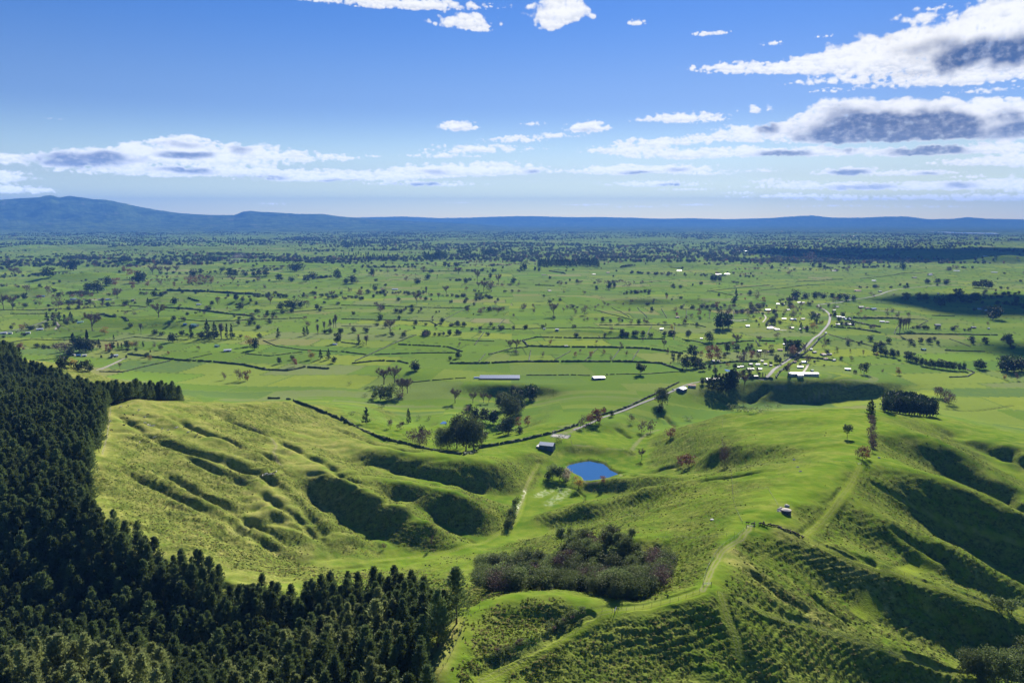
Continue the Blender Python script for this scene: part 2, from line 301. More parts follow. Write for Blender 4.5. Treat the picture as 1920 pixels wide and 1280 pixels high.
# thin out near-duplicates
_k = np.round(PTS[:, :2] / 6).astype(int); _, _i = np.unique(_k[:, 0] * 100003 + _k[:, 1], return_index=True); PTS = PTS[np.sort(_i)]
GX0, GX1, GY0, GY1, GS = -1500.0, 1500.0, -300.0, 2000.0, 6.0
def build_grid():
    C = 6.0
    P = PTS[:, :2] / 100; z = PTS[:, 2]; c2 = (C / 100) ** 2
    ph = lambda d2: -np.sqrt(d2 + c2)
    d2 = ((P[:, None] - P[None]) ** 2).sum(-1); K = ph(d2) + np.eye(len(P)) * 0.014
    n = len(P); M = np.zeros((n + 3, n + 3)); M[:n, :n] = K; M[:n, n] = 1; M[:n, n + 1:] = P; M[n, :n] = 1; M[n + 1:, :n] = P.T
    w = np.linalg.solve(M, np.concatenate([z, [0, 0, 0]]))
    gx = np.arange(GX0, GX1 + 1, GS); gy = np.arange(GY0, GY1 + 1, GS)
    X, Y = np.meshgrid(gx, gy); Q = np.stack([X.ravel(), Y.ravel()], 1).astype(np.float32) / 100
    out = np.empty(len(Q)); Pf = P.astype(np.float32); wf = w[:n].astype(np.float32)
    q2 = (Q ** 2).sum(1); p2 = (Pf ** 2).sum(1)
    for i in range(0, len(Q), 8000):
        d = np.maximum(q2[i:i + 8000, None] + p2[None] - 2 * Q[i:i + 8000] @ Pf.T, 0)
        out[i:i + 8000] = -np.sqrt(d + np.float32(c2)) @ wf
    out += w[n] + Q @ w[n + 1:]
    return out.reshape(X.shape)
GRID = build_grid()
def gsample(x, y):
    """Catmull-Rom sample of the height grid"""
    fx = np.clip((x - GX0) / GS, 1, GRID.shape[1] - 3.001); fy = np.clip((y - GY0) / GS, 1, GRID.shape[0] - 3.001)
    ix = fx.astype(int); iy = fy.astype(int); tx = fx - ix; ty = fy - iy
    def wts(t): return (-.5 * t + t * t - .5 * t ** 3, 1 - 2.5 * t * t + 1.5 * t ** 3, .5 * t + 2 * t * t - 1.5 * t ** 3, -.5 * t * t + .5 * t ** 3)
    wx = wts(tx); wy = wts(ty); s = 0
    for j in range(4):
        r = 0
        for i in range(4): r = r + wx[i] * GRID[iy + j - 1, ix + i - 1]
        s = s + wy[j] * r
    return s
# skyline of the far hills: pixel u -> pixel v of the top
SKY1 = [(-500,400),(-300,385),(-150,388),(-60,378),(0,375),(40,371),(75,369),(95,366),(110,369),(125,367),(150,369),(175,373),(200,374),(230,380),(260,387),(300,395),(340,400),(400,403),(440,403),(455,398),(470,395),(490,397),(520,398),(560,401),(600,401),(640,406),(700,411),(800,416),(900,421),(1000,430),(2600,440)]
SKY2 = [(-600,408),(0,405),(500,406),(640,408),(700,407),(760,406),(820,409),(880,408),(940,406),(1000,405),(1060,407),(1120,407),(1180,408),(1240,410),(1300,409),(1360,411),(1440,409),(1480,406),(1520,404),(1560,408),(1620,408),(1660,406),(1700,406),(1740,411),(1790,410),(1815,407),(1850,410),(1920,411),(2100,408),(2600,406)]
def hills(x, y):
    r = np.hypot(x, y); az = np.degrees(np.arctan2(x, y)); h = np.zeros_like(r)
    m = (r > 7000) & (y > 0)
    if not m.any(): return h
    rr = r[m]; aa = az[m]; hh = np.zeros_like(rr)
    for SK_, R, wn, wf, sd_ in ((SKY1, 26000.0, 3400.0, 3600.0, 3), (SKY2, 38000.0, 3600.0, 4000.0, 9)):
        a_, e_ = dirof([p[0] for p in SK_], [p[1] for p in SK_]); H = R * np.tan(np.radians(np.interp(aa, a_, e_))) + CAM_Z + 2
        H = np.maximum(H - 4, 0)
        d = rr - R; w = np.where(d < 0, wn, wf); prof = np.exp(-np.abs(d / w) ** (1.5 if R < 30000 else 1.9))
        n = fbm(x[m] / 2600, y[m] / 2600, 5, sd_ * 7); ridg = 1 - np.abs(fbm(x[m] / 1700, y[m] / 2600, 4, sd_ * 5)) * 2.4
        hh = np.maximum(hh, H * prof * (1 + .30 * n * np.clip(np.abs(d) / 1500, 0, 1)) * (1 - .30 * np.clip(np.abs(d) / 2500, 0, 1) * (1 - ridg)))
    hh += 14 * sstep(9500, 22000, rr) * np.clip(fbm(x[m] / 1800, y[m] / 1800, 4, 91) + .1, 0, 1) * np.clip(sstep(34000, 26000, rr), 0, 1)
    h[m] = hh; return h
def plain(x, y):
    r = np.hypot(x, y)
    z = 2.2 * fbm(x / 260, y / 200, 3, 11) + 1.5
    # scattered knolls and terrace edges of the plain, left side and far right
    k = np.clip(fbm(x / 420 + 3, y / 320, 3, 15) - .12, 0, 1) * 46
    z = z + k * sstep(1500, 2600, r) * (.35 + .65 * sstep(-100, -700, x * 1500 / np.maximum(r, 1)) + .35 * sstep(600, 1200, x * 1500 / np.maximum(r, 1)))
    for (u, v, hh, sx, sy) in MOUNDS:
        px, py = W2(u, v, 0)
        z = z + hh * np.exp(-((x - px) / sx) ** 2 - ((y - py) / sy) ** 2)
    return z
MOUNDS = [(170,525,26,260,130),(60,650,-14,90,40),(330,600,16,150,60),(1890,492,45,260,90),(1080,625,9,110,40),(1150,628,7,60,30),(1370,645,8,80,35),(540,500,22,400,140),(1560,640,6,120,60),(240,612,14,120,50),(1280,500,18,160,60)]
def base_height(x, y):
    x = np.asarray(x, float); y = np.asarray(y, float)
    inside = sstep(1500, 1250, np.abs(x)) * sstep(2000, 1500, y) * sstep(-300, -100, y)
    return gsample(x, y) * inside + (plain(x, y) + 40 * sstep(400, -300, y)) * (1 - inside) + hills(x, y)
def slope_of(x, y, d=4.0):
    gx = (base_height(x + d, y) - base_height(x - d, y)) / (2 * d); gy = (base_height(x, y + d) - base_height(x, y - d)) / (2 * d)
    return gx, gy
POND_Z = 0.2
POND = [W2(u, v, POND_Z) for u, v in [(1062,875),(1068,871),(1080,868),(1096,865),(1106,864),(1120,867),(1131,869),(1140,876),(1143,880),(1155,886),(1165,892),(1150,896),(1138,899),(1126,902),(1118,907),(1104,908),(1096,904),(1092,895),(1078,888),(1068,882)]]
def poly_sd(px, py, poly):
    """signed distance to a polygon, negative inside"""
    d = np.full(px.shape, 1e18); ins = np.zeros(px.shape, bool); n = len(poly)
    for i in range(n):
        ax, ay = poly[i]; bx, by = poly[(i + 1) % n]; ex, ey = bx - ax, by - ay
        t = np.clip(((px - ax) * ex + (py - ay) * ey) / (ex * ex + ey * ey), 0, 1)
        d = np.minimum(d, (px - ax - t * ex) ** 2 + (py - ay - t * ey) ** 2)
        c = ((ay > py) != (by > py)); ins ^= c & (px < (bx - ax) * (py - ay) / ((by - ay) if by != ay else 1e-9) + ax)
    return np.where(ins, -1, 1) * np.sqrt(d)
def line_d(px, py, L):
    d = np.full(px.shape, 1e18)
    for (a, b) in zip(L[:-1], L[1:]):
        ex, ey = b[0] - a[0], b[1] - a[1]
        t = np.clip(((px - a[0]) * ex + (py - a[1]) * ey) / max(ex * ex + ey * ey, 1e-6), 0, 1)
        d = np.minimum(d, (px - a[0] - t * ex) ** 2 + (py - a[1] - t * ey) ** 2)
    return np.sqrt(d)
def line_dt(px, py, L):
    """distance to a polyline and how far along it the nearest point lies, 0 to 1"""
    d = np.full(px.shape, 1e18); tt = np.zeros(px.shape); n = len(L) - 1
    for i in range(n):
        a, b = L[i], L[i + 1]; ex, ey = b[0] - a[0], b[1] - a[1]
        t = np.clip(((px - a[0]) * ex + (py - a[1]) * ey) / max(ex * ex + ey * ey, 1e-6), 0, 1); q = (px - a[0] - t * ex) ** 2 + (py - a[1] - t * ey) ** 2
        m = q < d; d = np.where(m, q, d); tt = np.where(m, (i + t) / n, tt)
    return np.sqrt(d), tt
def height(x, y):
    """ground height without the fine roughness"""
    x = np.atleast_1d(np.asarray(x, float)); y = np.atleast_1d(np.asarray(y, float))
    z = base_height(x, y)
    m = (np.abs(x - 85) < 120) & (np.abs(y - 860) < 120)
    if m.any():
        d = poly_sd(x[m], y[m], POND); zz = z[m]
        zz = np.where(d < 0, POND_Z - .1 - np.minimum(-d * .3, 2.0), np.minimum(zz, POND_Z + .35 + d * .55)); zz = np.where((d >= 0) & (d < 14), np.maximum(zz, POND_Z + .35), zz)
        z[m] = zz
    return z
def hz(x, y): return float(height(x, y)[0])
def G(u, v, guess=0.0):
    """point on the ground seen at photograph pixel (u, v): march along the ray"""
    a = (u - 960) / FPX; b = (640 - v) / FPX
    d = np.array([a, _cp + b * _sp, -_sp + b * _cp]); 
    t = np.concatenate([np.arange(200, 1500, 4.0), 1500 * 1.006 ** np.arange(620)])
    P = d[None] * t[:, None]; P[:, 2] += CAM_Z
    g = P[:, 2] - height(P[:, 0], P[:, 1]); i = int(np.argmax(g < 0)) if (g < 0).any() else len(t) - 1
    if i == 0: i = 1
    f = g[i - 1] / (g[i - 1] - g[i] + 1e-9); tt = t[i - 1] + (t[i] - t[i - 1]) * f
    x, y = d[0] * tt, d[1] * tt
    return x, y, hz(x, y)
def GL(L): return [G(u, v)[:2] for u, v in L]
# ------------------------------------------------------------------ material helpers
def mat(name, rgb, rough=.8, noise=.0, scale=1.0, trans=0.0, hue=0.0, spec=.2, metal=0.0, bump=0.0):
    m = bpy.data.materials.new(name); m.use_nodes = True; nt = m.node_tree; nt.nodes.clear(); N = NT(nt)
    out = N.n('ShaderNodeOutputMaterial'); pb = N.n('ShaderNodeBsdfPrincipled')
    pb.inputs['Roughness'].default_value = rough; pb.inputs['Specular IOR Level'].default_value = spec; pb.inputs['Metallic'].default_value = metal
    tc = N.n('ShaderNodeTexCoord'); nz = N.n('ShaderNodeTexNoise'); nz.inputs['Scale'].default_value = scale; nz.inputs['Detail'].default_value = 4
    N.l(tc.outputs['Object'], nz.inputs['Vector'])
    f = N.math('MULTIPLY_ADD', nz.outputs[0], 2 * noise, 1 - noise)
    if hue:
        oi = N.n('ShaderNodeObjectInfo'); f = N.math('MULTIPLY', f, N.math('MULTIPLY_ADD', oi.outputs['Random'], 2 * hue, 1 - hue))
    sc = N.n('ShaderNodeVectorMath', operation='SCALE'); sc.inputs[0].default_value = rgb; N.l(f, sc.inputs['Scale'])
    col = sc.outputs[0]
    N.l(col, pb.inputs['Base Color'])
    if bump:
        b = N.n('ShaderNodeBump'); b.inputs['Distance'].default_value = bump; N.l(nz.outputs[0], b.inputs['Height']); N.l(b.outputs[0], pb.inputs['Normal'])
    if trans:
        tr = N.n('ShaderNodeBsdfTranslucent'); N.l(col, tr.inputs[0]); mx = N.n('ShaderNodeMixShader'); mx.inputs[0].default_value = trans
        N.l(pb.outputs[0], mx.inputs[1]); N.l(tr.outputs[0], mx.inputs[2]); N.l(mx.outputs[0], out.inputs[0])
    else: N.l(pb.outputs[0], out.inputs[0])
    return m
def mesh_np(name, V, F, mats=(), mi=None, smooth=False):
    """mesh from arrays; F is an (n, 3) or (n, 4) array"""
    me = bpy.data.meshes.new(name); V = np.asarray(V, np.float32); F = np.asarray(F, np.int32); k = F.shape[1]
    me.vertices.add(len(V)); me.vertices.foreach_set('co', V.ravel())
    me.loops.add(F.size); me.loops.foreach_set('vertex_index', F.ravel())
    me.polygons.add(len(F)); me.polygons.foreach_set('loop_start', np.arange(0, F.size, k, dtype=np.int32)); me.polygons.foreach_set('loop_total', np.full(len(F), k, np.int32))
    for m in mats: me.materials.append(m)
    if mi is not None: me.polygons.foreach_set('material_index', np.asarray(mi, np.int32))
    me.polygons.foreach_set('use_smooth', np.full(len(F), smooth)); me.update(calc_edges=True); me.validate()
    return me
def link(name, me, parent=None, label=None, cat=None, group=None, kind=None, loc=None, rz=0, scale=None):
    o = bpy.data.objects.new(name, me); COL.objects.link(o)
    if parent is not None: o.parent = parent
    if label: o['label'] = label
    if cat: o['category'] = cat
    if group: o['group'] = group
    if kind: o['kind'] = kind
    if loc is not None: o.location = loc
    if rz: o.rotation_euler = (0, 0, rz)
    if scale is not None: o.scale = scale if hasattr(scale, '__len__') else (scale,) * 3
    return o

# ------------------------------------------------------------------ ground sheet
def paddocks(x, y):
    """a quilt of paddocks: cell value and distance to the cell edge, in metres"""
    wx = x + 60 * fbm(x / 900, y / 900, 2, 31); wy = y + 60 * fbm(x / 900 + 7, y / 900, 2, 32)
    big = _hash(np.floor(wx / 1500), np.floor(wy / 1300), 5)
    an = (big % 1000) / 1000.0 * .5 - .25
    c, s = np.cos(an), np.sin(an); rx = wx * c + wy * s; ry = -wx * s + wy * c
    row = np.floor(ry / 95); off = (_hash(row, row * 0 + big, 9) % 1000) / 1000.0 * 170
    col = np.floor((rx + off) / 170); h = (_hash(col, row + big, 13) % 1000) / 1000.0
    fx = (rx + off) / 170 - col; fy = ry / 95 - row
    ed = np.minimum(np.minimum(fx, 1 - fx) * 170, np.minimum(fy, 1 - fy) * 95)
    return h, ed
PLANT = [W2(165,905,109), W2(235,948,104), W2(300,985,97), W2(430,1032,93), W2(550,1068,93), W2(650,1060,96), W2(735,1047,103), W2(790,1062,112), W2(838,1092,126), W2(846,1168,104), W2(826,1225,105), W2(800,1290,105),
         (-20, 215), (-420, 120), (-900, 500), (-1000, 1220), (-790, 1190), (-700, 1120), (-690, 1060), (-610, 1000), (-545, 985), (-500, 935), (-440, 925), (-378, 905), (-374, 872), W2(206,758,96), W2(198,800,94), W2(186,850,92), W2(172,890,90)]
RANK = [(940,1180,15),(990,1172,14),(1045,1165,12),(935,1225,12),(985,1250,10),(1060,1240,16),(1120,1215,16),(1180,1200,14),(1240,1190,12),(1100,1270,16),(1180,1262,16),(1250,1260,12),(1000,1150,9),(1420,1090,14),(1470,1120,12),(300,830,30),(420,900,26),(300,940,24)]
def rank_at(x, y):
    f = np.zeros(len(x))
    for u, v, r in RANK:
        p = RANKP.setdefault((u, v), G(u, v)); f = np.maximum(f, sstep(r * 1.25, r * .5, np.hypot(x - p[0], y - p[1]) + 4 * perlin(x / 9, y / 9, 66)))
    return f
RANKP = {}
def build_ground():
    # rows: constant depression-angle steps near, logarithmic far
    r = [262.0]
    while r[-1] < 46000: r.append(r[-1] + min(r[-1] ** 2 / (800 * 255.0) * .80, r[-1] * .0115))
    r = np.array([5, 60, 120, 170, 205, 225, 240, 252] + r)
    az = np.concatenate([[-179.9, -150, -120, -95, -75, -62, -52, -46, -42, -39.5, -38], np.arange(-37, 37.001, .052), [38, 39.5, 42, 46, 52, 62, 75, 95, 120, 150, 179.9]])
    R, A = np.meshgrid(r, np.radians(az), indexing='ij'); X = (R * np.sin(A)).ravel(); Y = (R * np.cos(A)).ravel(); RR = R.ravel()
    n = len(X); print('ground verts', R.shape, n)
    Z = np.empty(n)
    for i in range(0, n, 200000): Z[i:i + 200000] = height(X[i:i + 200000], Y[i:i + 200000])
    near = RR < 1900
    xn, yn, rn = X[near], Y[near], RR[near]
    gx, gy = slope_of(xn, yn, 5.0); sl = np.hypot(gx, gy)
    plat = sstep(-10, 30, Z[near])                                     # hill country, not plain
    zb = Z[near]
    lod = np.clip(1.3 - rn / 1400, .25, 1)
    hillm = np.clip(sstep(4, 22, zb) + sstep(.14, .32, sl), 0, 1)
    rough = hillm * sstep(.12, .42, sl + .16 * fbm(xn / 45, yn / 45, 3, 61))
    # medium relief: hollows and shoulders, small slips
    leftm = sstep(0, -150, xn)
    rills = 1 - np.abs(perlin((xn * .62 - yn * .78) / 34 + .6 * fbm(xn / 60, yn / 60, 2, 47), (xn * .78 + yn * .62) / 120, 48)) * 2.4
    zb = zb + hillm * (2.4 * fbm(xn / 62, yn / 62, 3, 41) + 1.5 * fbm(xn / 24, yn / 24, 4, 42)) * (.45 + .8 * np.clip(sl * 2.2, 0, 1))
    zb = zb - hillm * leftm * 3.4 * np.clip(rills - .35, 0, 1) * sstep(.05, .2, sl)
    # sheep walks: small benches that follow the contours
    ph = (zb + .9 * fbm(xn / 15, yn / 15, 2, 43)) / 1.9
    fr = ph - np.floor(ph); stepf = sstep(.15, .85, fr) - fr
    zb = zb + rough * stepf * 1.25 * lod
    zb = zb + rough * (.26 * perlin(xn / 2.6, yn / 2.6, 44) + .26 * perlin(xn / 1.25, yn / 1.25, 45)) * lod + (.10 + .1 * hillm) * perlin(xn / 6, yn / 6, 46)
    # worn tracks are cut level
    attr = {k: np.zeros(n, np.float32) for k in ('trk', 'dry', 'rgh', 'pad', 'bare', 'wet', 'yel')}
    att_n = {k: np.zeros(len(xn), np.float32) for k in attr}
    for (kind, pts, wd, depth) in GROUND_LINES:
        L = np.array(GL(pts)) if kind != 'world' else np.array(pts)
        L = catmull(L, 12)
        m = (xn > L[:, 0].min() - 20) & (xn < L[:, 0].max() + 20) & (yn > L[:, 1].min() - 20) & (yn < L[:, 1].max() + 20)
        if not m.any(): continue
        idx = np.nonzero(m)[0]; d = line_d(xn[idx], yn[idx], L) + .5 * perlin(xn[idx] / 5, yn[idx] / 5, 3)
        f = sstep(wd * 1.25, wd * .45, d)
        if kind == 'track': att_n['trk'][idx] = np.maximum(att_n['trk'][idx], f * .7 * (.75 + .5 * fbm(xn[idx] / 5, yn[idx] / 5, 2, 29))); att_n['bare'][idx] = np.maximum(att_n['bare'][idx], .22 * sstep(.6, .2, np.abs(d - .9)) * (wd < 3.5))
        elif kind == 'wheel':
            d2 = np.abs(d - .95); att_n['bare'][idx] = np.maximum(att_n['bare'][idx], .5 * sstep(.8, .2, d2)); att_n['trk'][idx] = np.maximum(att_n['trk'][idx], .45 * f)
        elif kind == 'bare': att_n['bare'][idx] = np.maximum(att_n['bare'][idx], .55 * f * (.7 + .6 * fbm(xn[idx] / 6, yn[idx] / 6, 2, 19)))
        elif kind == 'drain': att_n['rgh'][idx] = np.maximum(att_n['rgh'][idx], f); zb[idx] -= depth * sstep(wd * 1.6, 0, d)
        elif kind == 'wet': att_n['wet'][idx] = np.maximum(att_n['wet'][idx], f * (fbm(xn[idx] / 4, yn[idx] / 4, 2, 8) > -.02))
        elif kind == 'slip':
            att_n['bare'][idx] = np.maximum(att_n['bare'][idx], .10 * f); att_n['rgh'][idx] = np.maximum(att_n['rgh'][idx], f); zb[idx] -= depth * sstep(wd * 1.5, wd * .8, d)
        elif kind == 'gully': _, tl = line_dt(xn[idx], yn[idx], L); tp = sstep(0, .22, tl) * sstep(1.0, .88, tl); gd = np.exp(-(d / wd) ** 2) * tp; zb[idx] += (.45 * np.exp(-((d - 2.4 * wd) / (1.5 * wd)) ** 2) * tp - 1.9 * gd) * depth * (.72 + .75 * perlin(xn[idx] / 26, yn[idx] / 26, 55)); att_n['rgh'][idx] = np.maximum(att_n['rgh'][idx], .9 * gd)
        elif kind == 'dry': att_n['dry'][idx] = np.maximum(att_n['dry'][idx], f)
        if kind in ('track', 'wheel'):
            zs = sm_height(xn[idx], yn[idx]); ff = sstep(wd * 1.6, wd * .9, d); zb[idx] = zb[idx] * (1 - ff) + zs * ff - depth * ff
    rk = rank_at(xn, yn) * hillm * (1 - att_n['trk']); zb = zb + rk * (.30 * perlin(xn / 2.2, yn / 2.2, 67) + .16 * perlin(xn / 1.0, yn / 1.0, 68)); att_n['rgh'] = np.maximum(att_n['rgh'], .8 * rk); att_n['dry'] = np.maximum(att_n['dry'], .4 * rk)
    Z[near] = zb
    att_n['rgh'] = np.maximum(att_n['rgh'], rough)
    left = sstep(-60, -220, xn + .02 * (yn - 700)) * sstep(10, 30, zb)
    dry = left * (.55 + .5 * fbm(xn / 70, yn / 70, 3, 71)) + hillm * .25 * sstep(.0, .4, fbm(xn / 40, yn / 40, 3, 72)) + left * .2 + sstep(9, 2, np.abs(poly_sd(xn, yn, PLANT))) * (yn < 420) * .9 + rough * .42 * sstep(-.15, .35, fbm(xn / 14, yn / 30, 3, 73))
    att_n['dry'] = np.maximum(att_n['dry'], np.clip(dry, 0, 1)) * (1 - att_n['trk'] * .8)
    for k in attr: attr[k][near] = att_n[k]
    # paddock quilt over the plain
    h, ed = paddocks(X, Y); pl = sstep(18, 6, Z - hills(X, Y)) * sstep(1050, 1300, RR)
    attr['pad'] = (h * pl).astype(np.float32)
    edw = np.maximum(2.2, RR * .0009); line = sstep(edw * 1.0, edw * .35, ed) * pl * sstep(1350, 1700, RR)
    attr['ln'] = (line * (.6 + .4 * (fbm(X / 180, Y / 180, 2, 95) > -.1))).astype(np.float32)
    brown = sstep(.985, .99, h) * pl; attr['bare'] = np.maximum(attr['bare'], (.30 * brown * (RR > 1500)).astype(np.float32))
    # darker rough country and far woods
    far = sstep(5200, 11000, RR) * 1.5 * np.clip(fbm(X / 1500, Y / 1300, 4, 81) + .05, 0, 1) + sstep(12000, 20000, RR) * .75
    attr['wood'] = np.clip(far, 0, 1).astype(np.float32)
    V = np.stack([X, Y, Z], 1); nr, nc = R.shape
    globals()['GROUND_AXES'] = (r, az); globals()['GROUND_Z'] = Z.reshape(nr, nc)
    i = np.arange(nr - 1)[:, None] * nc + np.arange(nc - 1)[None]
    F = np.stack([i, i + 1, i + nc + 1, i + nc], -1).reshape(-1, 4)[:, ::-1]
    me = mesh_np('ground', V, F, [ground_mat()], smooth=True)
    for k, v in attr.items():
        a = me.attributes.new(k, 'FLOAT', 'POINT'); a.data.foreach_set('value', v)
    return link('ground', me, kind='structure')
def sm_height(x, y):
    return sum(height(x + a, y + b) for a, b in ((0, 0), (4, 0), (-4, 0), (0, 4), (0, -4))) / 5
def ground_mat():
    m = bpy.data.materials.new('pasture'); m.use_nodes = True; nt = m.node_tree; nt.nodes.clear(); N = NT(nt)
    out = N.n('ShaderNodeOutputMaterial'); pb = N.n('ShaderNodeBsdfPrincipled'); pb.inputs['Roughness'].default_value = .85; pb.inputs['Specular IOR Level'].default_value = 0.0
    def at(k): x = N.n('ShaderNodeAttribute', attribute_name=k); return x.outputs['Fac']
    geo = N.n('ShaderNodeNewGeometry')
    def noise(sc, det=4, w=0, vec=None):
        x = N.n('ShaderNodeTexNoise'); x.inputs['Scale'].default_value = sc; x.inputs['Detail'].default_value = det; N.l(vec or geo.outputs['Position'], x.inputs['Vector']); return x.outputs[0]
    def rng(v, a, b): 
        x = N.n('ShaderNodeMapRange'); x.inputs[1].default_value = a; x.inputs[2].default_value = b; N.l(v, x.inputs[0]); return x.outputs[0]
    n1 = noise(.012, 5); n2 = noise(.09, 5); n3 = noise(.55, 4); n4 = noise(.0011, 5)
    lush = N.mix(rng(n1, .35, .65), (.082, .160, .015), (.140, .222, .022))
    lush = N.mix(rng(n2, .40, .68), lush, (.180, .240, .030))
    pad = at('pad')
    padc = N.n('ShaderNodeValToRGB'); N.l(pad, padc.inputs[0]); cr = padc.color_ramp; cr.interpolation = 'CONSTANT'
    stops = [(0, 0.16, 0.263, 0.037), (0.1, 0.114, 0.207, 0.041), (0.2, 0.222, 0.286, 0.052), (0.3, 0.137, 0.224, 0.034), (0.4, 0.177, 0.235, 0.067), (0.48, 0.114, 0.185, 0.055), (0.56, 0.245, 0.302, 0.046), (0.64, 0.148, 0.235, 0.039), (0.72, 0.199, 0.235, 0.092), (0.8, 0.125, 0.207, 0.039), (0.88, 0.228, 0.263, 0.076), (0.94, 0.245, 0.241, 0.092)]
    for q, (p, r_, g_, b_) in enumerate(stops):
        e = cr.elements[q] if q < 2 else cr.elements.new(p)
        e.position = p; e.color = (r_, g_, b_, 1)
    padm = N.mix(rng(n2, .3, .75), padc.outputs[0], N.mix(.5, padc.outputs[0], lush))
    padm = N.mix(rng(n4, .42, .62), padm, N.mix(.55, padm, (0.112, 0.181, 0.0286)))
    base = N.mix(N.math('GREATER_THAN', pad, .0005), lush, padm)
    dry = N.mix(rng(n3, .3, .7), (.265, .275, .055), (.400, .360, .135))
    base = N.mix(N.math('MULTIPLY', at('dry'), rng(n2, .15, .72)), base, dry)
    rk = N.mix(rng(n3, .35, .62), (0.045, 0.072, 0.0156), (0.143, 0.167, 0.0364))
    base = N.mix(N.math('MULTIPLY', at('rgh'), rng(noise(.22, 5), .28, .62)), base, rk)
    base = N.mix(at('wood'), base, N.mix(rng(noise(.0035, 5), .42, .6), (0.030, 0.049, 0.0208), (0.105, 0.152, 0.0390)))
    base = N.mix(N.math('MULTIPLY', at('ln'), .72), base, (.045, .070, .022))
    base = N.mix(N.math('MULTIPLY', at('trk'), .8), base, (0.247, 0.312, 0.0286))
    base = N.mix(at('bare'), base, (.30, .26, .17))
    N.l(base, pb.inputs['Base Color'])
    N.l(N.mix(at('wet'), (.85, .85, .85), (.5, .5, .5)), pb.inputs['Roughness'])
    b1 = N.n('ShaderNodeBump'); b1.inputs['Distance'].default_value = .55; b1.inputs['Strength'].default_value = .8
    hgt = N.math('ADD', N.math('MULTIPLY', noise(.9, 4), N.math('ADD', at('rgh'), .22)), N.math('MULTIPLY', noise(.16, 3), .4)); N.l(hgt, b1.inputs['Height'])
    N.l(b1.outputs[0], pb.inputs['Normal'])
    N.l(N.math('MULTIPLY', at('wet'), .06), pb.inputs['Specular IOR Level'])
    N.l(pb.outputs[0], out.inputs[0])
    return m
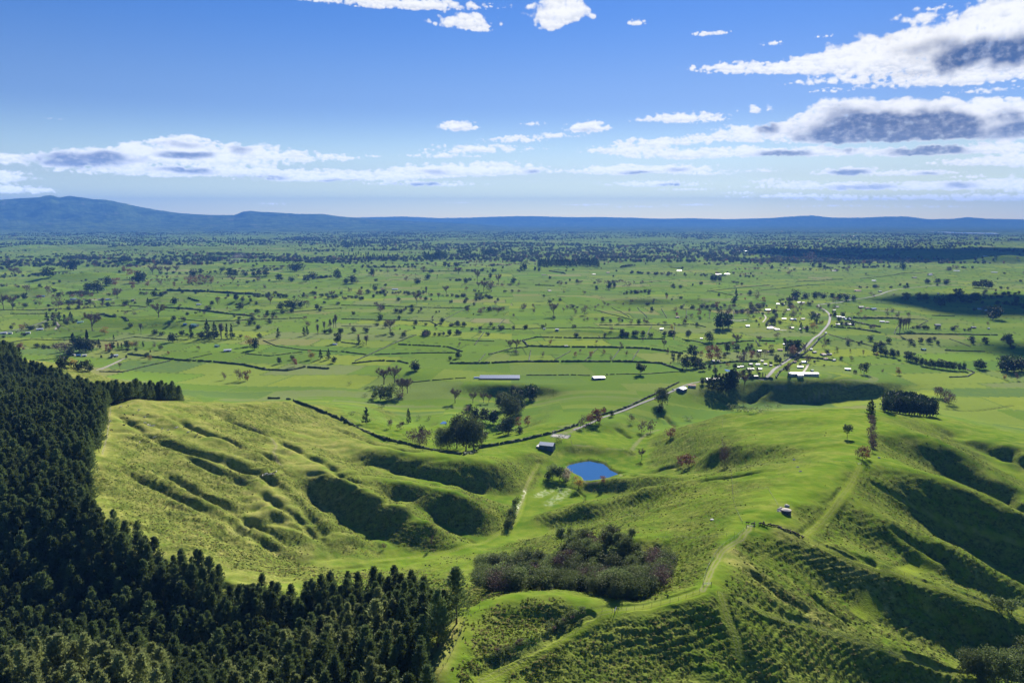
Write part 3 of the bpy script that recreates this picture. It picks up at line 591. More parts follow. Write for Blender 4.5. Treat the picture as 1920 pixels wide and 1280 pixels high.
GROUND_LINES = [
 ('bare', [(1062,875),(1068,871),(1080,868),(1096,865),(1106,864),(1120,867),(1131,869),(1140,876),(1143,880),(1155,886),(1165,892),(1150,896),(1138,899),(1126,902),(1118,907),(1104,908),(1096,904),(1092,895),(1078,888),(1068,882),(1062,875)], 1.6, 0),
 ('track', [(1150,1141),(1250,1126),(1318,1106)], 2.4, .1), ('wheel', [(1318,1106),(1338,1060),(1352,1035),(1390,1008),(1404,992),(1406,984)], 2.2, .1),
 ('track', [(900,1275),(960,1245),(1040,1200),(1100,1165),(1125,1148),(1150,1143)], 3.4, .3),
 ('track', [(1508,1005),(1530,985),(1560,955),(1590,915),(1612,872)], 3.2, .2), ('drain', [(1505,998),(1530,975),(1555,945),(1575,915)], 1.6, .6),
 ('track', [(1390,1123),(1430,1148),(1513,1170),(1597,1193),(1680,1223),(1747,1250),(1847,1267)], 2.0, .1), ('track', [(1350,1110),(1362,1150),(1378,1190),(1385,1225)], 2.6, .2),
 ('track', [(1513,1010),(1597,1053),(1680,1073),(1780,1107),(1847,1133),(1920,1160)], 3.0, .1), ('track', [(1640,910),(1713,947),(1760,972),(1830,995),(1920,1020)], 2.4, .5),
 ('track', [(1690,1075),(1720,1062),(1750,1052)], 5, .3), ('track', [(1610,1150),(1640,1130),(1628,1120)], 5, .2),
 ('track', [(700,1050),(760,1045),(850,1032),(920,1010),(960,985),(975,960),(985,920),(1000,885),(1010,868)], 3.0, .2), ('wet', [(968,955),(978,935),(985,918)], 2.2, .1),
 ('dry', [(175,900),(195,850),(205,800),(207,765)], 4, 0), ('bare', [(192,850),(200,820),(206,770)], .7, 0),
 ('bare', [(470,800),(500,815),(518,832),(512,848),(530,872)], 1.6, .2), ('track', [(430,905),(480,895),(530,883)], 1.8, .8), ('slip', [(425,903),(460,896),(500,888)], 3, 1.2),
 ('bare', [(1000,883),(985,915),(975,950),(955,990)], 1.3, 0), ('slip', [(440,1000),(455,985),(470,975)], 5, 2.5),
 ('slip', [(920,1240),(960,1225),(1010,1205),(1050,1180),(1080,1160),(1105,1150)], 2.6, 1.1),
 ('bare', [(1185,842),(1196,828),(1215,812),(1235,806)], 3, 0), ('bare', [(1060,812),(1080,805),(1075,796),(1050,800)], 4, 0), ('bare', [(1045,815),(1085,803)], 4, 0), ('bare', [(1075,834),(1120,838),(1165,842),(1195,842)], .8, 0),
 ('drain', [(1030,905),(1080,917),(1096,930),(1095,940)], 1.5, 1.0), ('wet', [(1010,930),(1040,915),(1060,920),(1030,945)], 7, .0),
 ('bare', [(1400,718),(1440,722),(1480,732)], 1.4, 0), ('bare', [(1480,757),(1530,742),(1590,719)], 1.5, 0), ('bare', [(1580,764),(1600,766)], 4, 0),
 ('gully', [(255,806),(290,822),(325,836),(358,848),(414,864),(450,872),(490,886),(520,908),(555,942),(590,978),(640,1018)], 5, 2.7), ('gully', [(300,772),(345,794),(385,811),(420,822),(460,838),(500,852),(530,868)], 4.5, 2.6),
 ('gully', [(205,862),(237,882),(262,897),(300,915),(340,935),(390,960),(440,985),(500,1020),(540,1045)], 5, 2.8), ('gully', [(270,868),(310,888),(345,905),(374,925),(430,955),(470,977),(520,1005),(560,1032)], 5, 2.8), ('gully', [(390,766),(430,788),(473,806),(520,822),(547,838),(580,854),(620,872),(645,893),(700,914)], 5, 2.8),
 ('gully', [(600,792),(650,812),(700,830),(760,843),(820,848)], 5, 2.2), ('gully', [(480,918),(520,942),(560,972),(600,1008),(625,1035)], 4.5, 2.4), ('gully', [(330,846),(370,868),(420,890),(470,908)], 3.5, 1.8), ('gully', [(215,775),(245,792),(270,812)], 4, 1.8), ('gully', [(690,868),(740,880),(800,892),(860,905),(920,925)], 4.5, 2.4), ('gully', [(1475,1075),(1510,1105),(1560,1140),(1600,1165)], 4, 2.2), ('gully', [(1395,1060),(1430,1090),(1480,1125),(1530,1150)], 3.5, 2.0), ('gully', [(1560,1020),(1600,1040),(1650,1058)], 4, 2.2), ('gully', [(1660,985),(1720,1020),(1780,1050)], 4, 2.2), ('gully', [(1700,1110),(1760,1150),(1820,1185),(1880,1215)], 4, 2.4),
 ('gully', [(1120,990),(1060,1000),(1010,1015)], 4, 2.0), ('gully', [(1290,870),(1240,880),(1180,895)], 4, 2.2), ('gully', [(1470,880),(1420,885),(1360,895),(1300,905)], 4, 1.4), ('gully', [(1300,940),(1240,955),(1180,965)], 4, 1.8), ('gully', [(1330,740),(1360,752),(1375,765)], 5, 3), ('gully', [(1440,726),(1425,740),(1400,756)], 5, 3), ('gully', [(1560,728),(1540,742),(1520,754)], 6, 3.5), ('gully', [(1230,770),(1250,785),(1270,800)], 4, 2), ('gully', [(1150,800),(1185,822)], 4, 2.4),
 ('gully', [(1840,845),(1880,860),(1930,880)], 4, 2), ('gully', [(1700,900),(1760,930),(1830,965),(1900,990)], 4, 1.8), ('bare', [(1465,950),(1478,962),(1462,958)], 2.2, 0),
 ('dry', [(1490,1010),(1600,1080),(1650,1110)], 14, 0), ('dry', [(1370,1040),(1440,1100),(1520,1150),(1600,1190)], 12, 0), ('drain', [(1730,760),(1780,768),(1830,770),(1900,760)], 3, 1),
]
build_ground()
# ------------------------------------------------------------------ plants
def rs(seed): return np.random.default_rng(seed)
def tube(pts, rad, k=6):
    """tapered tube through points"""
    pts = np.array(pts, float); V = []; F = []
    for i, p in enumerate(pts):
        d = pts[min(i + 1, len(pts) - 1)] - pts[max(i - 1, 0)]; d = d / (np.linalg.norm(d) + 1e-9)
        a = np.cross(d, [0, 0, 1.0] if abs(d[2]) < .9 else [1.0, 0, 0]); a /= np.linalg.norm(a); b = np.cross(d, a)
        for j in range(k): t = 2 * math.pi * j / k; V.append(p + rad[i] * (math.cos(t) * a + math.sin(t) * b))
    for i in range(len(pts) - 1):
        for j in range(k):
            q = i * k + j; w = i * k + (j + 1) % k; F.append((q, w, w + k, q + k))
    return np.array(V), np.array(F)
def leaves(P, D, L, Wd, R):
    """leaf sprays: pointed quads at P, long axis D (unit), length L, width Wd"""
    n = len(P); s = R.normal(size=(n, 3)); s = np.cross(D, s); s /= np.linalg.norm(s, axis=1)[:, None] + 1e-9
    L = np.broadcast_to(L, n)[:, None]; Wd = np.broadcast_to(Wd, n)[:, None]
    V = np.stack([P - D * L * .5, P + s * Wd * .5 - D * L * .05, P + D * L * .5, P - s * Wd * .5 - D * L * .05], 1).reshape(-1, 3)
    F = np.arange(n * 4).reshape(n, 4); return V, F
def join(parts):
    V = []; F = []; M = []; o = 0
    for v, f, m in parts: V.append(v); F.append(f + o); M.append(np.full(len(f), m)); o += len(v)
    return np.concatenate(V), np.concatenate(F), np.concatenate(M)
def unit(v): return v / (np.linalg.norm(v, axis=-1, keepdims=True) + 1e-9)
def pine_crown(R, nb=110, nt=11, rad=.17, base=.22, up=.55, ls=1.0):
    P = []; D = []
    for i in range(nb):
        t = R.random() ** .85; h = base + (1 - base) * t
        r = rad * ((1 - t) ** .62) * (.75 + .4 * R.random()) + .012; a = R.random() * 6.283
        q = np.linspace(.25, 1, nt) + R.normal(size=nt) * .05
        x = np.cos(a) * r * q; y = np.sin(a) * r * q; z = h + r * up * q ** 1.6 + R.normal(size=nt) * .008 - .04 * (1 - t) * q
        P.append(np.stack([x, y, z], 1) + R.normal(size=(nt, 3)) * .011)
        D.append(unit(np.stack([np.cos(a) * q, np.sin(a) * q, .75 + q * .6], 1) + R.normal(size=(nt, 3)) * .35))
    P = np.concatenate(P); D = np.concatenate(D); P[:, 2] = np.minimum(P[:, 2], 1.0)
    top = np.array([[0, 0, 1 - .012 * k] for k in range(7)]); P = np.concatenate([P, top + R.normal(size=top.shape) * .004]); D = np.concatenate([D, unit(np.array([[0, 0, 1.0]] * 7) + R.normal(size=(7, 3)) * .25)])
    n = len(P); return leaves(P, D, ls * .052 * (.7 + .6 * R.random(n)), ls * .021 * (.7 + .7 * R.random(n)), R)
def lobes_crown(R, nl=16, per=90, w=.42, z0=.30, size=.05, flat=1.0, lobe=.2):
    """broad crown: leaf sprays over the surfaces of overlapping lobes, some gaps"""
    P = []; D = []
    for i in range(nl):
        a = R.random() * 6.283; t = R.random(); zz = z0 + (1 - z0) * (.16 + .66 * t); env = math.sqrt(max(0, 1 - (2 * (zz - z0) / (1 - z0) - .9) ** 2 * .75))
        rr = w * env * math.sqrt(R.random()) * .72; c = np.array([math.cos(a) * rr, math.sin(a) * rr, zz]); lr = lobe * (.7 + .6 * R.random())
        d = unit(R.normal(size=(per, 3)))
        p = c + d * lr * (1.05 - .75 * R.random((per, 1)) ** 2.2) * np.array([1.15 * flat, 1.15 * flat, .9])
        P.append(p); D.append(unit(d * .3 + R.normal(size=(per, 3)) + [0, 0, .2]))
    P = np.concatenate(P); D = np.concatenate(D); P[:, 2] = np.clip(P[:, 2], z0 * .5, 1.0)
    n = len(P); return leaves(P, D, size * (.7 + .7 * R.random(n)), size * .62 * (.7 + .6 * R.random(n)), R)
def branches(R, w=.4, z0=.28, n1=9, n2=6, spread=1.0, up=.9, tw=0.007):
    """bare crown: limbs, branches and twigs"""
    VV = []; ends = []
    for i in range(n1):
        a = 6.283 * (i + R.random() * .6) / n1; h = z0 + (.72 - z0) * (i / n1) * .9; l = (1 - h) * (.75 + .3 * R.random())
        d = unit(np.array([math.cos(a) * w * spread, math.sin(a) * w * spread, up * l])) ; e = np.array([0, 0, h]) + d * l * .8
        m = np.array([0, 0, h]) + d * l * .4 + np.array([0, 0, -.02]); v, f = tube([[0, 0, h], m, e], [tw * 2.2, tw * 1.4, tw * .5], 3); VV.append((v, f, 1)); ends.append((m, d, l)); ends.append((e, d, l * .6))
    T = []; TD = []
    for m, d, l in ends:
        for k in range(n2):
            dd = unit(d * .9 + R.normal(size=3) * .55 + [0, 0, .35]); e = m + dd * l * .38; v, f = tube([m, e], [tw, tw * .3], 3); VV.append((v, f, 1))
            q = R.random((18, 1)); p = m + (e - m) * (.2 + 1.0 * q) + R.normal(size=(18, 3)) * .035; T.append(p); TD.append(unit(dd + R.normal(size=(18, 3)) * .7))
    T = np.concatenate(T); TD = np.concatenate(TD); v, f = leaves(T, TD, .080, .011, R); VV.append((v, f, 0))
    return join(VV)
def trunk(h=.35, r=.02, R=None, bend=.02):
    b = R.normal(size=2) * bend if R is not None else (0, 0)
    v, f = tube([[0, 0, -.03], [0, 0, .02], [b[0] * .5, b[1] * .5, h * .5], [b[0], b[1], h]], [r * 1.5, r * 1.1, r * .8, r * .5], 7); return v, f
ML = dict(
 pine=mat('pine_needles', (.115, .160, .052), .7, .35, 9, .3, .35), sunlitpine=mat('sunlit_pine_needles', (.24, .28, .10), .7, .3, 9, .35, .2), dark=mat('dark_leaves', (.036, .060, .020), .7, .3, 8, .2, .25), olive=mat('olive_leaves', (.095, .120, .038), .7, .3, 8, .25, .25),  # second, lighter pine colour stands in for sunlight on the crowns
 bush=mat('native_bush_leaves', (.140, .185, .055), .7, .35, 8, .35, .4), twig=mat('bare_twigs', (.20, .15, .125), .85, .2, 6, 0, .2), rust=mat('rust_leaves', (.21, .105, .055), .75, .3, 7, .3, .25),
 yellow=mat('yellow_leaves', (.36, .27, .06), .75, .25, 7, .3, .2), mauve=mat('mauve_twigs', (.16, .105, .085), .85, .25, 7, .1, .2), pale=mat('pale_plumes', (.42, .36, .24), .8, .2, 7, .3, .1), red=mat('red_leaves', (.23, .060, .050), .75, .3, 7, .3, .1),
 bark=mat('bark', (.13, .10, .075), .9, .2, 12), palebark=mat('pale_bark', (.30, .26, .21), .9, .2, 12))
def make_kind(kind, lod, seed):
    """one-mesh tree (crown and stem), one unit high"""
    R = rs(seed * 101 + 7); lo = lod > 0
    if kind == 'pine': c = pine_crown(R, 60 if lo else 150, 6 if lo else 11, .20, .14, .55, 1.6 if lo else 1.1); th, tr = .4, .012; m = 'pine'
    elif kind == 'conifer': c = pine_crown(R, 70 if lo else 170, 7 if lo else 11, .25, .03, .25, 1.9 if lo else 1.5); th, tr = .3, .015; m = 'dark'
    elif kind == 'dark': c = lobes_crown(R, 11 if lo else 24, 44 if lo else 110, .40, .05, .12 if lo else .060); th, tr = .3, .025; m = 'dark'
    elif kind == 'olive': c = lobes_crown(R, 11 if lo else 24, 44 if lo else 110, .40, .07, .12 if lo else .058); th, tr = .3, .025; m = 'olive'
    elif kind == 'bush': c = lobes_crown(R, 11 if lo else 24, 44 if lo else 120, .44, .03, .12 if lo else .052); th, tr = .25, .02; m = 'bush'
    elif kind == 'shade': c = lobes_crown(R, 11 if lo else 22, 40 if lo else 100, .44, .28, .11 if lo else .055, 1.1, .16); th, tr = .5, .02; m = 'olive'
    elif kind in ('rust', 'yellow', 'red', 'pale'): c = lobes_crown(R, 10 if lo else 20, 38 if lo else 90, .40, .10, .10 if lo else .046); th, tr = .5, .018; m = kind
    elif kind == 'mauve': c = lobes_crown(R, 10 if lo else 20, 34 if lo else 80, .40, .10, .085 if lo else .042, 1.0, .2); v, f = c; c = (v, f); th, tr = .5, .016; m = 'mauve'
    elif kind == 'bare':
        v, f, mi = branches(R, .45, .24, 9 if not lo else 7, 8 if not lo else 6, 1.0, .9, .007 if not lo else .011)
        tv, tf = trunk(.7, .017 if not lo else .022, R); V, F, M = join([(v, f, 0), (tv, tf, 1)]); M[:len(mi)] = mi
        return mesh_np('bare_tree', V, F, [ML['mauve' if lo else 'twig'], ML['bark']], M)
    elif kind == 'poplar':
        v, f, mi = branches(R, .10, .12, 14 if not lo else 9, 5 if not lo else 4, 1.0, 1.3, .007 if not lo else .012)
        tv, tf = trunk(.85, .014 if not lo else .02, R); V, F, M = join([(v, f, 0), (tv, tf, 1)]); M[:len(mi)] = mi
        return mesh_np('poplar_tree', V, F, [ML['twig'], ML['bark']], M)
    elif kind == 'gum': c = lobes_crown(R, 12, 90, .20, .38, .060, 1.0, .10); th, tr = .8, .010; m = 'bush'
    elif kind == 'shrub': c = lobes_crown(R, 5 if lo else 8, 22 if lo else 60, .55, .0, .16 if lo else .10, 1.2, .34); th, tr = .2, .02; m = 'bush'
    tv, tf = trunk(th, tr, R); V, F, M = join([(*c, 0), (tv, tf, 1)])
    return mesh_np(kind + '_tree', V, F, [ML[m], ML['palebark' if kind == 'gum' else 'bark']], M)
_pool = {}
def pool(kind, lod, i):
    k = (kind, lod, i)
    if k not in _pool: _pool[k] = make_kind(kind, lod, hash_k(kind) + i * 7 + lod)
    return _pool[k]
def hash_k(s): return sum(ord(c) * (i + 3) for i, c in enumerate(s)) % 997
KN = dict(pine=('pine_tree', 'pine', 'dark green pine'), conifer=('conifer_tree', 'conifer', 'dark pointed conifer'), dark=('evergreen_tree', 'evergreen tree', 'round dark evergreen'), olive=('broadleaf_tree', 'tree', 'olive green leafy tree'),
          bush=('native_tree', 'native tree', 'grey green native tree'), shade=('shade_tree', 'tree', 'spreading clear trunked tree'), rust=('autumn_tree', 'autumn tree', 'rust brown autumn tree'), yellow=('autumn_tree', 'autumn tree', 'yellowish autumn tree'),
          red=('autumn_tree', 'autumn tree', 'crimson red autumn tree'), pale=('plume_shrub', 'shrub', 'pale cream plumed shrub'), mauve=('deciduous_tree', 'deciduous tree', 'brown half bare tree'), bare=('bare_tree', 'bare tree', 'leafless grey tree'),
          poplar=('poplar_tree', 'poplar', 'slender leafless poplar'), gum=('gum_tree', 'gum tree', 'thin tall gum tree'), shrub=('shrub', 'shrub', 'low scrubby shrub'))
PLACES = [((960,705),'the long farm shed'),((1122,706),'the small white field shed'),((1027,830),'the blue barn'),((1108,885),'the pond'),((145,660),'the blue and white farm'),((1560,590),'the bend in the village road'),
 ((1480,680),'the straight village road'),((1450,605),'the northern village houses'),((1400,690),'the southern village houses'),((1540,660),'the eastern roadside houses'),((1100,645),'the orchard paddocks'),((1065,492),'the long plantation block'),
 ((285,610),'the left plain drain'),((470,645),'the tall pine group'),((140,505),'the left plain mound'),((480,485),'the smoke plume'),((260,520),'the rust coloured grove'),((430,565),'the long dark hedge'),((900,545),'the middle plain'),((760,500),'the dark shelter blocks'),
 ((1630,810),'the hilltop treeline'),((1700,760),'the big clipped hedge block'),((1750,690),'the long shelterbelt row'),((1900,680),'the grove at right edge'),((1640,605),'the eastern farm yard'),((1850,590),'the shaded eastern farm'),((1800,640),'the twin field sheds'),((1700,560),'the eastern woodlots'),
 ((1500,540),'the hedge past the village'),((1300,530),'the northern paddocks'),((1250,480),'the far northern plain'),((1650,500),'the far eastern plain'),((200,450),'the far left plain'),((560,690),'the winding plain gully'),((700,700),'the bare gully grove'),((860,800),'the wooded gully'),
 ((1130,780),'the stock yard by the barn'),((1340,740),'the tree row above scarp'),((1300,720),'the blue roofed cottage'),((1470,955),'the water tank'),((1080,1070),'the bush gully'),((620,620),'the hedged central paddocks'),((60,620),'the left roadside'),((1290,660),'the village grove'),((1850,1220),'the lower right gully')]
LABELS = {}
def place_phrase(u, v):
    best = min(PLACES, key=lambda p: ((p[0][0] - u) / 1.0) ** 2 + ((p[0][1] - v) * 2.2) ** 2)
    du, dv = u - best[0][0], v - best[0][1]; d = math.hypot(du, dv * 2.2)
    if d < 16: rel = 'beside'
    elif abs(dv) * 3 > abs(du): rel = 'beyond' if dv < 0 else 'before'
    else: rel = 'west of' if du < 0 else 'east of'
    far = '' if d < 70 else 'far '
    return ('' if rel == 'beside' else far) + rel + ' ' + best[1]
def size_word(h): return 'small ' if h < 8 else ('' if h < 17 else 'tall ')
def put(kind, x, y, h, wr=1.0, px=None, label=None, group=None, parts=False, zoff=0.0):
    """stand one tree on the ground"""
    z = hz(x, y); d = math.hypot(x, y); pxh = h / d * FPX; lod = 1 if pxh < 34 else 0
    i = random.randrange(3); name, cat, words = KN[kind]
    o = link(name, pool(kind, lod, i), loc=(x, y, z + zoff), rz=random.random() * 6.28, scale=(h * wr, h * wr, h), cat=cat)
    o['_px'] = px[0] if px else 0
    LABELS.setdefault((label or (size_word(h) + words + ' ' + (place_phrase(*px) if px else ''))).strip(), []).append(o)
    o['group'] = group or GRP.get(kind, 'trees scattered over the plain')
    return o
GRP = dict(pine='pines and conifers of the plain', conifer='pines and conifers of the plain', dark='evergreen trees of the plain', olive='leafy trees of the plain', bush='native trees in the gullies', shade='leafy trees of the plain', rust='autumn trees of the plain', yellow='autumn trees of the plain',
           red='autumn trees of the plain', pale='shrubs by the pond', mauve='half bare trees of the plain', bare='leafless trees of the plain', poplar='poplars of the plain', gum='gum trees above the bush gully', shrub='scrubby shrubs')
def finish_labels():
    """ordinals for look-alikes that share a spot, counted from the left of the picture"""
    ORD = ['leftmost', 'second', 'third', 'fourth', 'fifth', 'sixth', 'seventh', 'eighth', 'ninth', 'tenth']
    NUM = ['', '', 'two', 'three', 'four', 'five', 'six', 'seven', 'eight', 'nine', 'ten']
    for lab, os_ in LABELS.items():
        os_.sort(key=lambda o: o.get('_px', 0)); n = len(os_)
        for i, o in enumerate(os_):
            if n == 1 or n > 10 or o.get('_share'): t = lab
            else: t = lab + (', leftmost of ' + NUM[n] if i == 0 else ', rightmost of ' + NUM[n] if i == n - 1 else ', ' + ORD[i] + ' from left')
            o['label'] = t
    for o in bpy.data.objects:
        for k in ('_px', '_share'):
            if k in o: del o[k]

